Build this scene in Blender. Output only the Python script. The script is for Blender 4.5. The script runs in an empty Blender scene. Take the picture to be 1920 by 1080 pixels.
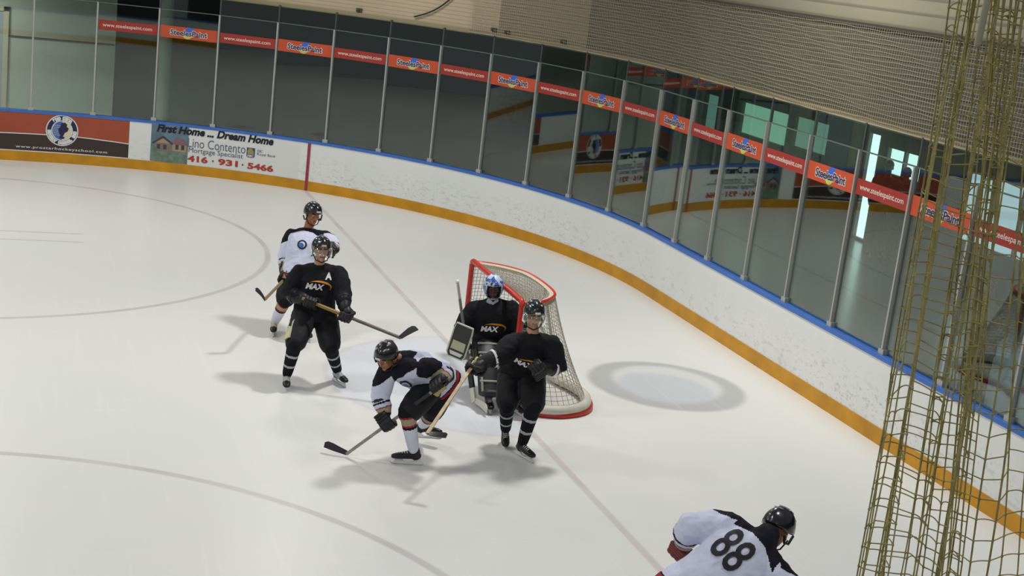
import bpy, bmesh, math, random
import numpy as np
from mathutils import Vector, Matrix, noise
from mathutils.bvhtree import BVHTree

random.seed(7)
SC = bpy.context.scene
COL = SC.collection
WORK = bpy.data.scenes.new('bench')      # empty scene where shapes are joined before they are placed

# ------------------------------------------------------------------ camera
cam_d = bpy.data.cameras.new('camera')
cam = bpy.data.objects.new('camera', cam_d)
COL.objects.link(cam)
YAW, PITCH, ROLL = 0.343955, 0.228910, 0.116562
CAM = Vector((-5.127, -14.876, 4.812))
F_ = Vector((math.sin(YAW)*math.cos(PITCH), math.cos(YAW)*math.cos(PITCH), -math.sin(PITCH)))
R_ = Vector((math.cos(YAW), -math.sin(YAW), 0))
U_ = R_.cross(F_)
RR = R_*math.cos(ROLL) + U_*math.sin(ROLL)
UU = -R_*math.sin(ROLL) + U_*math.cos(ROLL)
m3 = Matrix((RR, UU, -F_)).transposed()
cam.matrix_world = Matrix.Translation(CAM) @ m3.to_4x4()
cam_d.sensor_width = 36.0
cam_d.lens = 2664.7/1920*36.0
cam_d.clip_end = 200
SC.camera = cam

# ------------------------------------------------------------------ world and lamps
world = bpy.data.worlds.new('arena_air')
SC.world = world
world.use_nodes = True
bg = world.node_tree.nodes['Background']
bg.inputs['Color'].default_value = (0.93, 0.95, 1.0, 1)
bg.inputs['Strength'].default_value = 0.22

LAMP_H = 6.8
def lamp(x, y, power, size=1.0, col=(1.0, 0.985, 0.945)):
    l = bpy.data.lights.new('arena_lamp', 'AREA')
    l.shape = 'DISK'; l.size = size; l.energy = power; l.color = col
    o = bpy.data.objects.new('arena_lamp', l)
    o.location = (x, y, LAMP_H)
    COL.objects.link(o)
lamp(1.0, 0.2, 300, 0.75)
for lx, ly, pw in ((-6.5, 0.2, 250), (-6.5, 8.2, 290), (-0.5, 8.6, 200), (-6.5, -8.2, 230), (0.6, -8.2, 150),
                   (-14, 0, 260), (-14, 8.2, 230), (-14, -8.2, 230)):
    lamp(lx, ly, pw*0.66, 1.2)

lamp(-4.5, -17.0, 70, 1.2)          # added unseen lamp over the stands, brightens the hanging net
l_ = bpy.data.lights.new('concourse_fill_lamp', 'AREA'); l_.shape = 'DISK'; l_.size = 0.8; l_.energy = 52; l_.color = (1, .96, .88)  # added fill, no fixture seen, brightens the pale grey wall
o_ = bpy.data.objects.new('concourse_fill_lamp', l_); o_.location = (-6.5, 15.0, 3.3); COL.objects.link(o_)

vs = SC.view_settings
vs.view_transform = 'Standard'
vs.look = 'None'
vs.exposure = 0.0
vs.gamma = 1.0
vs.use_curve_mapping = False

# ------------------------------------------------------------------ helpers
def lin(c):
    c = c/255.0
    return c/12.92 if c <= 0.04045 else ((c+0.055)/1.055)**2.4
def rgb(r, g, b):
    return (lin(r), lin(g), lin(b), 1.0)

def mat(name, color, rough=0.6, spec=0.4, metal=0.0, vary=0.0, vscale=8.0, bump=0.0, bscale=60.0, coat=0.0, emit=None, estr=0.0):
    m = bpy.data.materials.new(name); m.use_nodes = True
    nt = m.node_tree; b = nt.nodes['Principled BSDF']
    b.inputs['Base Color'].default_value = color
    b.inputs['Roughness'].default_value = rough
    b.inputs['Specular IOR Level'].default_value = spec
    b.inputs['Metallic'].default_value = metal
    b.inputs['Coat Weight'].default_value = coat
    b.inputs['Coat Roughness'].default_value = 0.1
    if emit:
        b.inputs['Emission Color'].default_value = emit
        b.inputs['Emission Strength'].default_value = estr
    tc = nt.nodes.new('ShaderNodeTexCoord')
    if vary > 0:
        n = nt.nodes.new('ShaderNodeTexNoise'); n.inputs['Scale'].default_value = vscale; n.inputs['Detail'].default_value = 4
        nt.links.new(tc.outputs['Object'], n.inputs['Vector'])
        r = nt.nodes.new('ShaderNodeMapRange')
        r.inputs['From Min'].default_value = 0.3; r.inputs['From Max'].default_value = 0.7
        r.inputs['To Min'].default_value = 1-vary; r.inputs['To Max'].default_value = 1+vary*0.5
        nt.links.new(n.outputs['Fac'], r.inputs['Value'])
        mx = nt.nodes.new('ShaderNodeMix'); mx.data_type = 'RGBA'; mx.blend_type = 'MULTIPLY'
        mx.inputs['Factor'].default_value = 1.0
        mx.inputs[6].default_value = color
        nt.links.new(r.outputs['Result'], mx.inputs[7])
        nt.links.new(mx.outputs[2], b.inputs['Base Color'])
    if bump > 0:
        n2 = nt.nodes.new('ShaderNodeTexNoise'); n2.inputs['Scale'].default_value = bscale; n2.inputs['Detail'].default_value = 3
        nt.links.new(tc.outputs['Object'], n2.inputs['Vector'])
        bp = nt.nodes.new('ShaderNodeBump'); bp.inputs['Strength'].default_value = bump; bp.inputs['Distance'].default_value = 0.01
        nt.links.new(n2.outputs['Fac'], bp.inputs['Height'])
        nt.links.new(bp.outputs['Normal'], b.inputs['Normal'])
    return m

class X:
    """tiny expression builder for shader math"""
    nt = None
    def __init__(s, sock): s.s = sock
    @staticmethod
    def op(o, *a):
        n = X.nt.nodes.new('ShaderNodeMath'); n.operation = o
        for i, v in enumerate(a):
            if isinstance(v, X): X.nt.links.new(v.s, n.inputs[i])
            else: n.inputs[i].default_value = v
        return X(n.outputs[0])
    def __add__(s, o): return X.op('ADD', s, o)
    def __sub__(s, o): return X.op('SUBTRACT', s, o)
    def __mul__(s, o): return X.op('MULTIPLY', s, o)
    def lt(s, o): return X.op('LESS_THAN', s, o)
    def gt(s, o): return X.op('GREATER_THAN', s, o)
    def abs(s): return X.op('ABSOLUTE', s)
    def max(s, o): return X.op('MAXIMUM', s, o)
    def sqrt(s): return X.op('SQRT', s)
    def soft(s, a, b):      # 1 below a, 0 above b
        n = X.nt.nodes.new('ShaderNodeMapRange'); n.interpolation_type = 'SMOOTHSTEP'
        n.inputs['From Min'].default_value = a; n.inputs['From Max'].default_value = b
        n.inputs['To Min'].default_value = 1; n.inputs['To Max'].default_value = 0
        X.nt.links.new(s.s, n.inputs['Value']); return X(n.outputs[0])

def mixc(nt, base, fac, col):
    mx = nt.nodes.new('ShaderNodeMix'); mx.data_type = 'RGBA'
    if isinstance(base, tuple): mx.inputs[6].default_value = base
    else: nt.links.new(base, mx.inputs[6])
    mx.inputs[7].default_value = col
    nt.links.new(fac.s, mx.inputs['Factor'])
    return mx.outputs[2]

def tag(o, label=None, cat=None, group=None, kind=None):
    if label: o['label'] = label
    if cat: o['category'] = cat
    if group: o['group'] = group
    if kind: o['kind'] = kind
    return o

def obj(name, me, mats=None, parent=None, smooth=False):
    if mats is not None:
        if not isinstance(mats, (list, tuple)): mats = [mats]
        for m in mats: me.materials.append(m)
    if smooth:
        me.polygons.foreach_set('use_smooth', [True]*len(me.polygons))
    o = bpy.data.objects.new(name, me); COL.objects.link(o)
    if parent is not None:
        o.parent = parent
        o.matrix_parent_inverse = parent.matrix_world.inverted() if parent.parent is None else (parent.parent.matrix_world @ parent.matrix_parent_inverse).inverted()
    return o

def empty(name, loc, label, cat, group=None):
    o = bpy.data.objects.new(name, None); COL.objects.link(o)
    o.empty_display_size = 0.1
    o.location = loc
    o.matrix_world = Matrix.Translation(Vector(loc))
    return tag(o, label, cat, group)

class MB:
    """collects shapes into one mesh"""
    def __init__(s): s.v = []; s.f = []; s.m = []
    def add(s, part, mi=0):
        v, f = part; o = len(s.v)
        s.v += [tuple(map(float, p)) for p in v]
        s.f += [tuple(i+o for i in q) for q in f]
        s.m += [mi]*len(f)
        return s
    def mesh(s, name):
        me = bpy.data.meshes.new(name); me.from_pydata(s.v, [], s.f)
        me.polygons.foreach_set('material_index', s.m); me.update()
        bm = bmesh.new(); bm.from_mesh(me); bmesh.ops.recalc_face_normals(bm, faces=bm.faces); bm.to_mesh(me); bm.free()
        return me
    def obj(s, name, mats, parent=None, smooth=False):
        return obj(name, s.mesh(name), mats, parent, smooth)

def V(*a):
    return Vector(a[0]) if len(a) == 1 else Vector(a)

def tube(pts, rad, side=None, n=12, caps=True, round_caps=True):
    """closed swept tube; rad: scalar or (a,b) per point; a is along 'side'"""
    pts = [V(p) for p in pts]
    rad = [(r, r) if not isinstance(r, (tuple, list)) else r for r in rad]
    T = []
    for i in range(len(pts)):
        a = pts[max(i-1, 0)]; b = pts[min(i+1, len(pts)-1)]
        T.append((b-a).normalized())
    P, Rd, TT = list(pts), list(rad), list(T)
    if round_caps:
        for k in (0.55, 0.9):
            r = rad[0]; rr = min(r); P.insert(0, pts[0]-T[0]*rr*k); c = math.sqrt(1-k*k); Rd.insert(0, (r[0]*c, r[1]*c)); TT.insert(0, T[0])
            r = rad[-1]; rr = min(r); P.append(pts[-1]+T[-1]*rr*k); Rd.append((r[0]*c, r[1]*c)); TT.append(T[-1])
    v, f = [], []
    S = V(side) if side is not None else None
    for i, (p, r, t) in enumerate(zip(P, Rd, TT)):
        if S is None:
            S = t.orthogonal()
        s = S - t*S.dot(t)
        if s.length < 1e-5: s = t.orthogonal()
        s.normalize(); b = t.cross(s)
        if side is None: S = s
        for k in range(n):
            a = 2*math.pi*k/n
            v.append(p + s*math.cos(a)*r[0] + b*math.sin(a)*r[1])
    m = len(P)
    for i in range(m-1):
        for k in range(n):
            k2 = (k+1) % n
            f.append((i*n+k, i*n+k2, (i+1)*n+k2, (i+1)*n+k))
    if caps:
        f.append(tuple(range(n-1, -1, -1))); f.append(tuple((m-1)*n+k for k in range(n)))
    return v, f

def ell(c, r, ax=None, nu=16, nv=10):
    c = V(c); ax = ax or (V(1,0,0), V(0,1,0), V(0,0,1))
    v = [c + ax[2]*r[2]]
    for j in range(1, nv):
        ph = math.pi*j/nv
        for i in range(nu):
            th = 2*math.pi*i/nu
            v.append(c + ax[0]*r[0]*math.sin(ph)*math.cos(th) + ax[1]*r[1]*math.sin(ph)*math.sin(th) + ax[2]*r[2]*math.cos(ph))
    v.append(c - ax[2]*r[2]); f = []
    for i in range(nu): f.append((0, 1+i, 1+(i+1) % nu))
    for j in range(nv-2):
        for i in range(nu):
            a = 1+j*nu+i; b = 1+j*nu+(i+1) % nu
            f.append((a, a+nu, b+nu, b))
    l = len(v)-1
    for i in range(nu): f.append((l, 1+(nv-2)*nu+(i+1) % nu, 1+(nv-2)*nu+i))
    return v, f

def box(c, h, ax=None):
    c = V(c); ax = ax or (V(1,0,0), V(0,1,0), V(0,0,1))
    v = [c + ax[0]*h[0]*i + ax[1]*h[1]*j + ax[2]*h[2]*k for i in (-1,1) for j in (-1,1) for k in (-1,1)]
    f = [(0,1,3,2),(4,6,7,5),(0,4,5,1),(2,3,7,6),(0,2,6,4),(1,5,7,3)]
    return v, f

def prism(poly, c, ex, ey, ez, h):
    """polygon in (ex,ey), thickness +-h along ez"""
    c = V(c); n = len(poly); v = []
    for s in (-1, 1):
        for a, b in poly: v.append(c + ex*a + ey*b + ez*h*s)
    f = [tuple(range(n-1, -1, -1)), tuple(range(n, 2*n))]
    for i in range(n):
        j = (i+1) % n; f.append((i, j, n+j, n+i))
    return v, f

def applied(o, keep=False):
    vl = WORK.view_layers[0]; vl.update(); dg = vl.depsgraph
    me = bpy.data.meshes.new_from_object(o.evaluated_get(dg))
    old = o.data
    bpy.data.objects.remove(o)
    if old.users == 0:
        if isinstance(old, bpy.types.Mesh): bpy.data.meshes.remove(old)
    return me

def fuse(parts, voxel=0.012, smooth=4):
    """one continuous surface from overlapping closed shapes"""
    mb = MB()
    for p in parts: mb.add(p)
    me = bpy.data.meshes.new('t'); me.from_pydata(mb.v, [], mb.f); me.update()
    bm = bmesh.new(); bm.from_mesh(me); bmesh.ops.recalc_face_normals(bm, faces=bm.faces); bm.to_mesh(me); bm.free()
    o = bpy.data.objects.new('t', me); WORK.collection.objects.link(o)
    md = o.modifiers.new('r', 'REMESH'); md.mode = 'VOXEL'; md.voxel_size = voxel; md.adaptivity = 0
    if smooth:
        sm = o.modifiers.new('s', 'SMOOTH'); sm.factor = 0.5; sm.iterations = smooth
    return applied(o)

def wrinkle(me, amp, freq, seed=0.0):
    co = [v.co.copy() for v in me.vertices]; no = [v.normal.copy() for v in me.vertices]; out = []
    for c, n in zip(co, no):
        q = Vector((c.x*freq+seed, c.y*freq+seed*1.7, c.z*freq))
        a = noise.noise(q); b = noise.noise(q*2.3)
        out += list(c + n*(amp*(abs(a)*-1.2+0.35 + 0.4*b)))
    me.vertices.foreach_set('co', out); me.update()

def paint(me, fn):
    idx = [fn(Vector(p.center), Vector(p.normal)) for p in me.polygons]
    me.polygons.foreach_set('material_index', idx)

def text2d(s, size=1.0, bold=0.0, shear=0.0, spacing=1.0, align='LEFT', sub=0.0):
    cu = bpy.data.curves.new('t', 'FONT'); cu.body = s; cu.size = size; cu.offset = bold; cu.shear = shear
    cu.space_character = spacing; cu.align_x = align; cu.resolution_u = 3; cu.fill_mode = 'FRONT'
    o = bpy.data.objects.new('t', cu); WORK.collection.objects.link(o)
    me = applied(o)
    bpy.data.curves.remove(cu)
    if sub > 0:
        bm = bmesh.new(); bm.from_mesh(me); bmesh.ops.triangulate(bm, faces=bm.faces)
        for _ in range(4):
            es = [e for e in bm.edges if e.calc_length() > sub]
            if not es: break
            bmesh.ops.subdivide_edges(bm, edges=es, cuts=1)
            bmesh.ops.triangulate(bm, faces=bm.faces)
        bm.to_mesh(me); bm.free()
    v = [(p.co.x, p.co.y) for p in me.vertices]; f = [tuple(p.vertices) for p in me.polygons]
    bpy.data.meshes.remove(me)
    return v, f

def fit(v, w=None, h=None):
    """scale/shift text outlines so they start at 0,0 and have width w and height h"""
    x0 = min(p[0] for p in v); x1 = max(p[0] for p in v); y0 = min(p[1] for p in v); y1 = max(p[1] for p in v)
    sx = w/(x1-x0) if w else 1; sy = h/(y1-y0) if h else sx
    return [((p[0]-x0)*sx, (p[1]-y0)*sy) for p in v]

# ------------------------------------------------------------------ rink outline
D, RAD, W = 3.97, 8.80, 13.195
CX, CY = D-RAD, W-RAD
ARC = RAD*math.pi/2
SIDE = 2*CY
HB, HP = 0.964, 2.121           # board height, glass post height
S0, DS = -0.1806, 1.12155        # post spacing along the boards
def rink(s, off=0.0):
    """point and outward normal on the board line; s=0 where the far corner begins"""
    if s < 0: return Vector((CX+s, W+off, 0)), Vector((0,1,0))
    if s < ARC:
        a = s/RAD; n = Vector((math.sin(a), math.cos(a), 0)); return Vector((CX, CY, 0)) + n*(RAD+off), n
    s -= ARC
    if s < SIDE: return Vector((D+off, CY-s, 0)), Vector((1,0,0))
    s -= SIDE
    if s < ARC:
        a = s/RAD; n = Vector((math.cos(a), -math.sin(a), 0)); return Vector((CX, -CY, 0)) + n*(RAD+off), n
    s -= ARC
    return Vector((CX-s, -W-off, 0)), Vector((0,-1,0))
def on_board(s, z, off=0.0):
    p, n = rink(s, off); return Vector((p.x, p.y, z))
def srange(a, b, step=0.25):
    k = max(1, int(math.ceil((b-a)/step))); return [a+(b-a)*i/k for i in range(k+1)]
def sweep(prof, a, b, step=0.25):
    """prof: closed list of (offset, z)"""
    S = srange(a, b, step); n = len(prof); v = []; f = []
    for s in S: v += [on_board(s, z, o) for o, z in prof]
    for i in range(len(S)-1):
        for k in range(n):
            j = (k+1) % n; f.append((i*n+k, i*n+j, (i+1)*n+j, (i+1)*n+k))
    f.append(tuple(range(n))); f.append(tuple((len(S)-1)*n+k for k in range(n-1, -1, -1)))
    return v, f
def patch(s0, s1, z0, z1, off=-0.004, step=0.2):
    S = srange(s0, s1, step); v = []; f = []
    for s in S: v += [on_board(s, z0, off), on_board(s, z1, off)]
    for i in range(len(S)-1): f.append((2*i, 2*i+2, 2*i+3, 2*i+1))
    return v, f
def poly_patch(pts, off=-0.006):
    return [on_board(s, z, off) for s, z in pts], [tuple(range(len(pts)))]
def board_text(s, w, h, s0, z0, s1=None, z1=None, off=-0.008, **kw):
    v, f = text2d(s, 1.0, **kw); v = fit(v, w, h)
    return [on_board(s0+x, z0+y, off) for x, y in v], f

# ------------------------------------------------------------------ materials of the setting
def ice_material():
    m = bpy.data.materials.new('ice'); m.use_nodes = True; nt = m.node_tree; X.nt = nt
    b = nt.nodes['Principled BSDF']
    b.inputs['Roughness'].default_value = 0.32
    b.inputs['Specular IOR Level'].default_value = 0.22
    tc = nt.nodes.new('ShaderNodeTexCoord'); sp = nt.nodes.new('ShaderNodeSeparateXYZ')
    nt.links.new(tc.outputs['Object'], sp.inputs[0])
    x, y = X(sp.outputs[0]), X(sp.outputs[1])
    def nz(scale, detail=3, sx=1, sy=1):
        mp = nt.nodes.new('ShaderNodeMapping'); mp.inputs['Scale'].default_value = (sx, sy, 1)
        nt.links.new(tc.outputs['Object'], mp.inputs['Vector'])
        n = nt.nodes.new('ShaderNodeTexNoise'); n.inputs['Scale'].default_value = scale; n.inputs['Detail'].default_value = detail
        nt.links.new(mp.outputs[0], n.inputs['Vector']); return X(n.outputs['Fac'])
    wob = (nz(0.9, 2)-0.5)*0.10
    def dist(cx, cy):
        dx, dy = x-cx, y-cy
        return (dx*dx+dy*dy).sqrt()
    col = (0.80, 0.795, 0.76, 1)
    c = mixc(nt, col, nz(0.35, 3).soft(0.35, 0.7)*0.6, (0.76, 0.775, 0.765, 1))
    # bluish worn crease
    cr = (dist(0.0, 0.0)+wob).soft(1.75, 1.95)*x.lt(0.0)*y.abs().soft(1.75, 1.9)
    c = mixc(nt, c, cr*0.75, (0.70, 0.745, 0.80, 1))
    cl = (dist(0.0, 0.0)-1.83).abs().soft(0.015, 0.05)*x.lt(0.0)
    c = mixc(nt, c, cl*0.22, (0.62, 0.45, 0.47, 1))
    fade = nz(1.1, 3).soft(0.75, 0.3)
    # goal line, face-off circles
    gl = x.abs().soft(0.025, 0.055)
    c = mixc(nt, c, gl*(fade*0.35+0.32), (0.52, 0.41, 0.42, 1))
    for cy, k in ((6.71, 0.42), (-6.71, 0.42)):
        ring = (dist(-6.1, cy)-4.57).abs().soft(0.025, 0.06)
        c = mixc(nt, c, ring*(fade*0.3+k), (0.47, 0.43, 0.43, 1))
        dot = dist(-6.1, cy).soft(0.29, 0.32)
        c = mixc(nt, c, dot*0.7, (0.55, 0.36, 0.38, 1))
        hm = ((y-cy).abs()-0.28).abs().soft(0.012, 0.035)*((x+6.1).abs()-1.25).abs().lt(0.62)
        c = mixc(nt, c, hm*0.6, (0.40, 0.38, 0.38, 1))
    # round grey mark behind the goal
    e = dist(2.30, -0.04)+wob*0.5
    c = mixc(nt, c, e.soft(0.90, 1.02)*0.8, (0.44, 0.445, 0.445, 1))
    e2 = dist(2.22, -0.14)+wob*1.5
    c = mixc(nt, c, (dist(2.35, 0.06)+wob*0.5).soft(0.60, 0.75)*0.75, (0.78, 0.78, 0.77, 1))
    c = mixc(nt, c, e2.soft(0.50, 0.66)*0.9, (0.58, 0.62, 0.645, 1))
    # skate scratches
    for sx, sy, k in ((14, 0.5, 0.10), (0.6, 11, 0.08)):
        c = mixc(nt, c, nz(1.0, 5, sx, sy).soft(0.30, 0.42)*k, (0.95, 0.95, 0.94, 1))
    nt.links.new(c, b.inputs['Base Color'])
    return m

def board_material():
    m = bpy.data.materials.new('white_board_plastic'); m.use_nodes = True; nt = m.node_tree; X.nt = nt
    b = nt.nodes['Principled BSDF']; b.inputs['Roughness'].default_value = 0.38; b.inputs['Specular IOR Level'].default_value = 0.4
    tc = nt.nodes.new('ShaderNodeTexCoord'); sp = nt.nodes.new('ShaderNodeSeparateXYZ'); nt.links.new(tc.outputs['Object'], sp.inputs[0])
    z = X(sp.outputs[2])
    def nz(scale, sc=(1, 1, 1), detail=6):
        mp = nt.nodes.new('ShaderNodeMapping'); mp.inputs['Scale'].default_value = sc
        nt.links.new(tc.outputs['Object'], mp.inputs['Vector'])
        n = nt.nodes.new('ShaderNodeTexNoise'); n.inputs['Scale'].default_value = scale; n.inputs['Detail'].default_value = detail
        nt.links.new(mp.outputs[0], n.inputs['Vector']); return X(n.outputs['Fac'])
    low = z.soft(0.35, 0.85)
    c = mixc(nt, (0.74, 0.75, 0.73, 1), nz(0.8).soft(0.35, 0.65)*0.5, (0.67, 0.70, 0.69, 1))
    patchy = nz(0.7, (1, 1, 1), 2).soft(0.62, 0.40)
    c = mixc(nt, c, nz(16, (1, 1, 1.6), 4).soft(0.36, 0.43)*low*patchy*0.38, (0.30, 0.30, 0.29, 1))
    c = mixc(nt, c, nz(6, (1, 1, 2.5), 5).soft(0.34, 0.44)*low*0.30, (0.38, 0.38, 0.37, 1))
    nt.links.new(c, b.inputs['Base Color'])
    return m

def glass_material(name, tint, refl=1.0):
    m = bpy.data.materials.new(name); m.use_nodes = True; nt = m.node_tree
    nt.nodes.remove(nt.nodes['Principled BSDF']); out = nt.nodes['Material Output']
    tr = nt.nodes.new('ShaderNodeBsdfTransparent'); tr.inputs['Color'].default_value = tint
    gl = nt.nodes.new('ShaderNodeBsdfGlossy'); gl.inputs['Roughness'].default_value = 0.02; gl.inputs['Color'].default_value = (0.93, 1.0, 0.96, 1)
    fr = nt.nodes.new('ShaderNodeFresnel'); fr.inputs['IOR'].default_value = 1.5
    mu = nt.nodes.new('ShaderNodeMath'); mu.operation = 'MULTIPLY'; mu.inputs[1].default_value = refl; mu.use_clamp = True
    ge = nt.nodes.new('ShaderNodeNewGeometry'); io = nt.nodes.new('ShaderNodeMapRange')
    io.inputs['To Min'].default_value = 1.5; io.inputs['To Max'].default_value = 1/1.5     # both faces of the pane reflect like glass in air
    nt.links.new(ge.outputs['Backfacing'], io.inputs['Value']); nt.links.new(io.outputs[0], fr.inputs['IOR'])
    nt.links.new(fr.outputs[0], mu.inputs[0])
    mx = nt.nodes.new('ShaderNodeMixShader'); nt.links.new(mu.outputs[0], mx.inputs[0])
    nt.links.new(tr.outputs[0], mx.inputs[1]); nt.links.new(gl.outputs[0], mx.inputs[2])
    nt.links.new(mx.outputs[0], out.inputs['Surface'])
    return m

def ribbed_material(name, c1, c2, scale, rough=0.6, axis='Z', vary=0.15):
    """painted sheet with thin horizontal ribs"""
    m = bpy.data.materials.new(name); m.use_nodes = True; nt = m.node_tree; X.nt = nt
    b = nt.nodes['Principled BSDF']; b.inputs['Roughness'].default_value = rough; b.inputs['Specular IOR Level'].default_value = 0.3
    tc = nt.nodes.new('ShaderNodeTexCoord'); sp = nt.nodes.new('ShaderNodeSeparateXYZ'); nt.links.new(tc.outputs['Object'], sp.inputs[0])
    w = X.op('FRACT', X(sp.outputs[2])*scale)
    n = nt.nodes.new('ShaderNodeTexNoise'); n.inputs['Scale'].default_value = 0.6; n.inputs['Detail'].default_value = 3
    nt.links.new(tc.outputs['Object'], n.inputs['Vector'])
    c = mixc(nt, c1, w.soft(0.12, 0.30), c2)
    c = mixc(nt, c, X(n.outputs['Fac']).soft(0.35, 0.65)*vary, (c2[0]*0.7, c2[1]*0.7, c2[2]*0.7, 1))
    nt.links.new(c, b.inputs['Base Color'])
    return m

M_ice = ice_material()
M_board = board_material()
M_kick = mat('yellow_kick_plate', rgb(196, 140, 20), 0.45, 0.4, vary=0.18, vscale=3)
M_cap = mat('blue_cap_rail', rgb(62, 108, 186), 0.4, 0.4, vary=0.1)
M_redline = mat('red_line_paint', rgb(150, 50, 70), 0.5)
M_alu = mat('aluminium', rgb(178, 180, 176), 0.35, 0.5, 0.55)
M_mull = mat('dark_mullion', rgb(60, 66, 62), 0.5)
M_glass = glass_material('shield_glass', (0.80, 0.86, 0.83, 1), 1.9)
M_glass2 = glass_material('upper_glass', (0.78, 0.85, 0.81, 1), 1.6)
M_visor = glass_material('visor_plastic', (0.93, 0.94, 0.93, 1), 1.6)
M_dark = mat('dark_wall_paint', rgb(38, 42, 46), 0.7, 0.3, vary=0.3, vscale=0.8)
M_grey = mat('grey_wall_paint', rgb(205, 212, 200), 0.7, 0.3, vary=0.12, vscale=0.7)
M_conc = mat('concourse_floor', rgb(80, 84, 86), 0.22, 0.5, vary=0.2, vscale=0.8)
M_fascia = ribbed_material('beige_fascia_sheet', rgb(174, 159, 134), rgb(152, 138, 114), 14.0)
M_fascia_dk = ribbed_material('brown_fascia_sheet', rgb(96, 90, 78), rgb(70, 66, 56), 14.0)
M_clad = ribbed_material('beige_cladding', rgb(150, 145, 124), rgb(120, 115, 97), 6.0)
M_cord = mat('netting_cord', rgb(152, 145, 124), 0.8, 0.2)
M_nearcord = mat('olive_netting_cord', rgb(186, 176, 118), 0.8, 0.2, vary=0.35, vscale=30)
M_white = mat('white_plastic', rgb(222, 224, 222), 0.4)
M_black = mat('black_plastic', rgb(22, 23, 26), 0.35, 0.5)

# ------------------------------------------------------------------ ice, concourse, walls
def plane_xy(x0, x1, y0, y1, z):
    return [(x0,y0,z),(x1,y0,z),(x1,y1,z),(x0,y1,z)], [(0,1,2,3)]
S_START, S_END = -16.0, ARC*2+SIDE+16.0
fl = MB(); outline = [on_board(s, 0, 0.02) for s in srange(S_START, S_END, 0.4)]
fl.v = [tuple(p) for p in outline]; n0 = len(fl.v)
fl.v += [(p[0], p[1], -0.12) for p in fl.v]
fl.f = [tuple(range(n0))] + [(i, (i+1) % n0, n0+(i+1) % n0, n0+i) for i in range(n0)]; fl.m = [0]*len(fl.f)
ice = fl.obj('floor', M_ice); tag(ice, 'white ice sheet with faint painted goal line and face-off circles', 'ice', kind='structure')
cf = MB(); cf.add(box((-2.5, 0, -0.21), (18.5, 24, 0.20))).obj('floor_concourse', M_conc)
tag(bpy.data.objects['floor_concourse'], 'dark concourse floor outside the rink boards', 'floor', kind='structure')

def struct(name, parts, m, label, cat='wall'):
    mb = MB()
    for p in parts: mb.add(p)
    return tag(mb.obj(name, m), label, cat, kind='structure')
struct('wall_far', [box((-2.5, 19.1, 2.4), (14.0, 0.1, 2.6))], M_dark, 'dark far wall of the concourse seen through the glass')
struct('wall_far_left', [box((-10.9, 17.3, 2.4), (7.55, 0.8, 2.6))], M_grey, 'pale grey wall block behind the left-hand glass')
struct('trim_4', [box((-4.45, 16.49, 2.02), (1.08, 0.012, 0.018))], M_mull, 'thin dark seam line across the pale grey wall', 'trim')
dr = struct('door_2', [box((-5.53, 16.47, 1.30), (0.05, 0.04, 1.31)), box((-6.67, 16.47, 1.30), (0.05, 0.04, 1.31)), box((-6.10, 16.47, 2.57), (0.62, 0.04, 0.05))], mat('cream_door_frame', rgb(214, 206, 178), .6), 'pale door with cream frame at the far left', 'door')
MB().add(box((-6.10, 16.485, 1.26), (0.53, 0.02, 1.25))).obj('door_leaf', mat('blue_grey_door', rgb(170, 178, 192), .6), dr)
MB().add(tube([(-5.72, 16.44, 1.02), (-5.82, 16.44, 1.02)], [.012, .012], n=8)).obj('door_handle', M_alu, dr, True)
struct('wall_near', [box((-2.5, -22, 3.4), (18.5, 0.1, 3.6))], mat('near_wall_paint', rgb(96, 104, 100), 0.8), 'grey wall behind the stands')
# end wall with openings (door and two windows)
EX = 11.05
OPEN = [(3.4, 6.6, 0.7, 2.0), (8.0, 9.22, 1.45, 2.02), (9.48, 9.96, 0.0, 2.2), (11.45, 12.95, 1.38, 2.12), (13.2, 15.5, 1.30, 2.10), (16.7, 17.45, 1.15, 2.05)]
EW = []; yy = -19.4
for y0, y1, z0, z1 in OPEN:
    EW.append(box((EX, (yy+y0)/2, 2.4), (0.06, (y0-yy)/2, 2.6)))
    if z0 > 0: EW.append(box((EX, (y0+y1)/2, (z0-.2)/2), (0.06, (y1-y0)/2, (z0+.2)/2)))
    EW.append(box((EX, (y0+y1)/2, (z1+5)/2), (0.06, (y1-y0)/2, (5-z1)/2))); yy = y1
EW.append(box((EX, (yy+19)/2, 2.4), (0.06, (19-yy)/2, 2.6)))
struct('wall_end', EW, M_dark, 'dark end wall of the lobby with door and lit windows')
def lit_window(name, y0, y1, z0, z1, col, st, label, kind='window', bars=1):
    r = MB()
    for a, b, c, d in ((y0, y0+.04, z0, z1), (y1-.04, y1, z0, z1), (y0, y1, z0, z0+.04), (y0, y1, z1-.04, z1)):
        r.add(box((EX, (a+b)/2, (c+d)/2), (0.07, (b-a)/2, (d-c)/2)))
    for k in range(1, bars+1):
        yy = y0+(y1-y0)*k/(bars+1); r.add(box((EX, yy, (z0+z1)/2), (0.07, 0.025, (z1-z0)/2)))
    root = tag(r.obj(name, mat(name+'_frame', rgb(70, 80, 78), 0.5)), label, kind, kind='structure')
    g = MB(); g.add(box((EX+0.02, (y0+y1)/2, (z0+z1)/2), (0.01, (y1-y0)/2-.02, (z1-z0)/2-.02)))
    g.obj('pane', mat(name+'_daylight', (0.02, 0.02, 0.02, 1), 0.3, emit=col, estr=st), root)
    return root
lit_window('window_1', *OPEN[0], (0.62, 0.86, 1.0, 1), 0.8, 'wide bright bluish lobby window behind the hanging net', bars=3)
lit_window('window_2', *OPEN[1], (0.70, 1.0, 1.0, 1), 1.6, 'small bright window behind the heads of two spectators', bars=1)
lit_window('window_3', *OPEN[4], (0.30, 0.66, 0.48, 1), 0.75, 'large green-lit lobby window, brightest of the green ones', bars=0)
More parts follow.
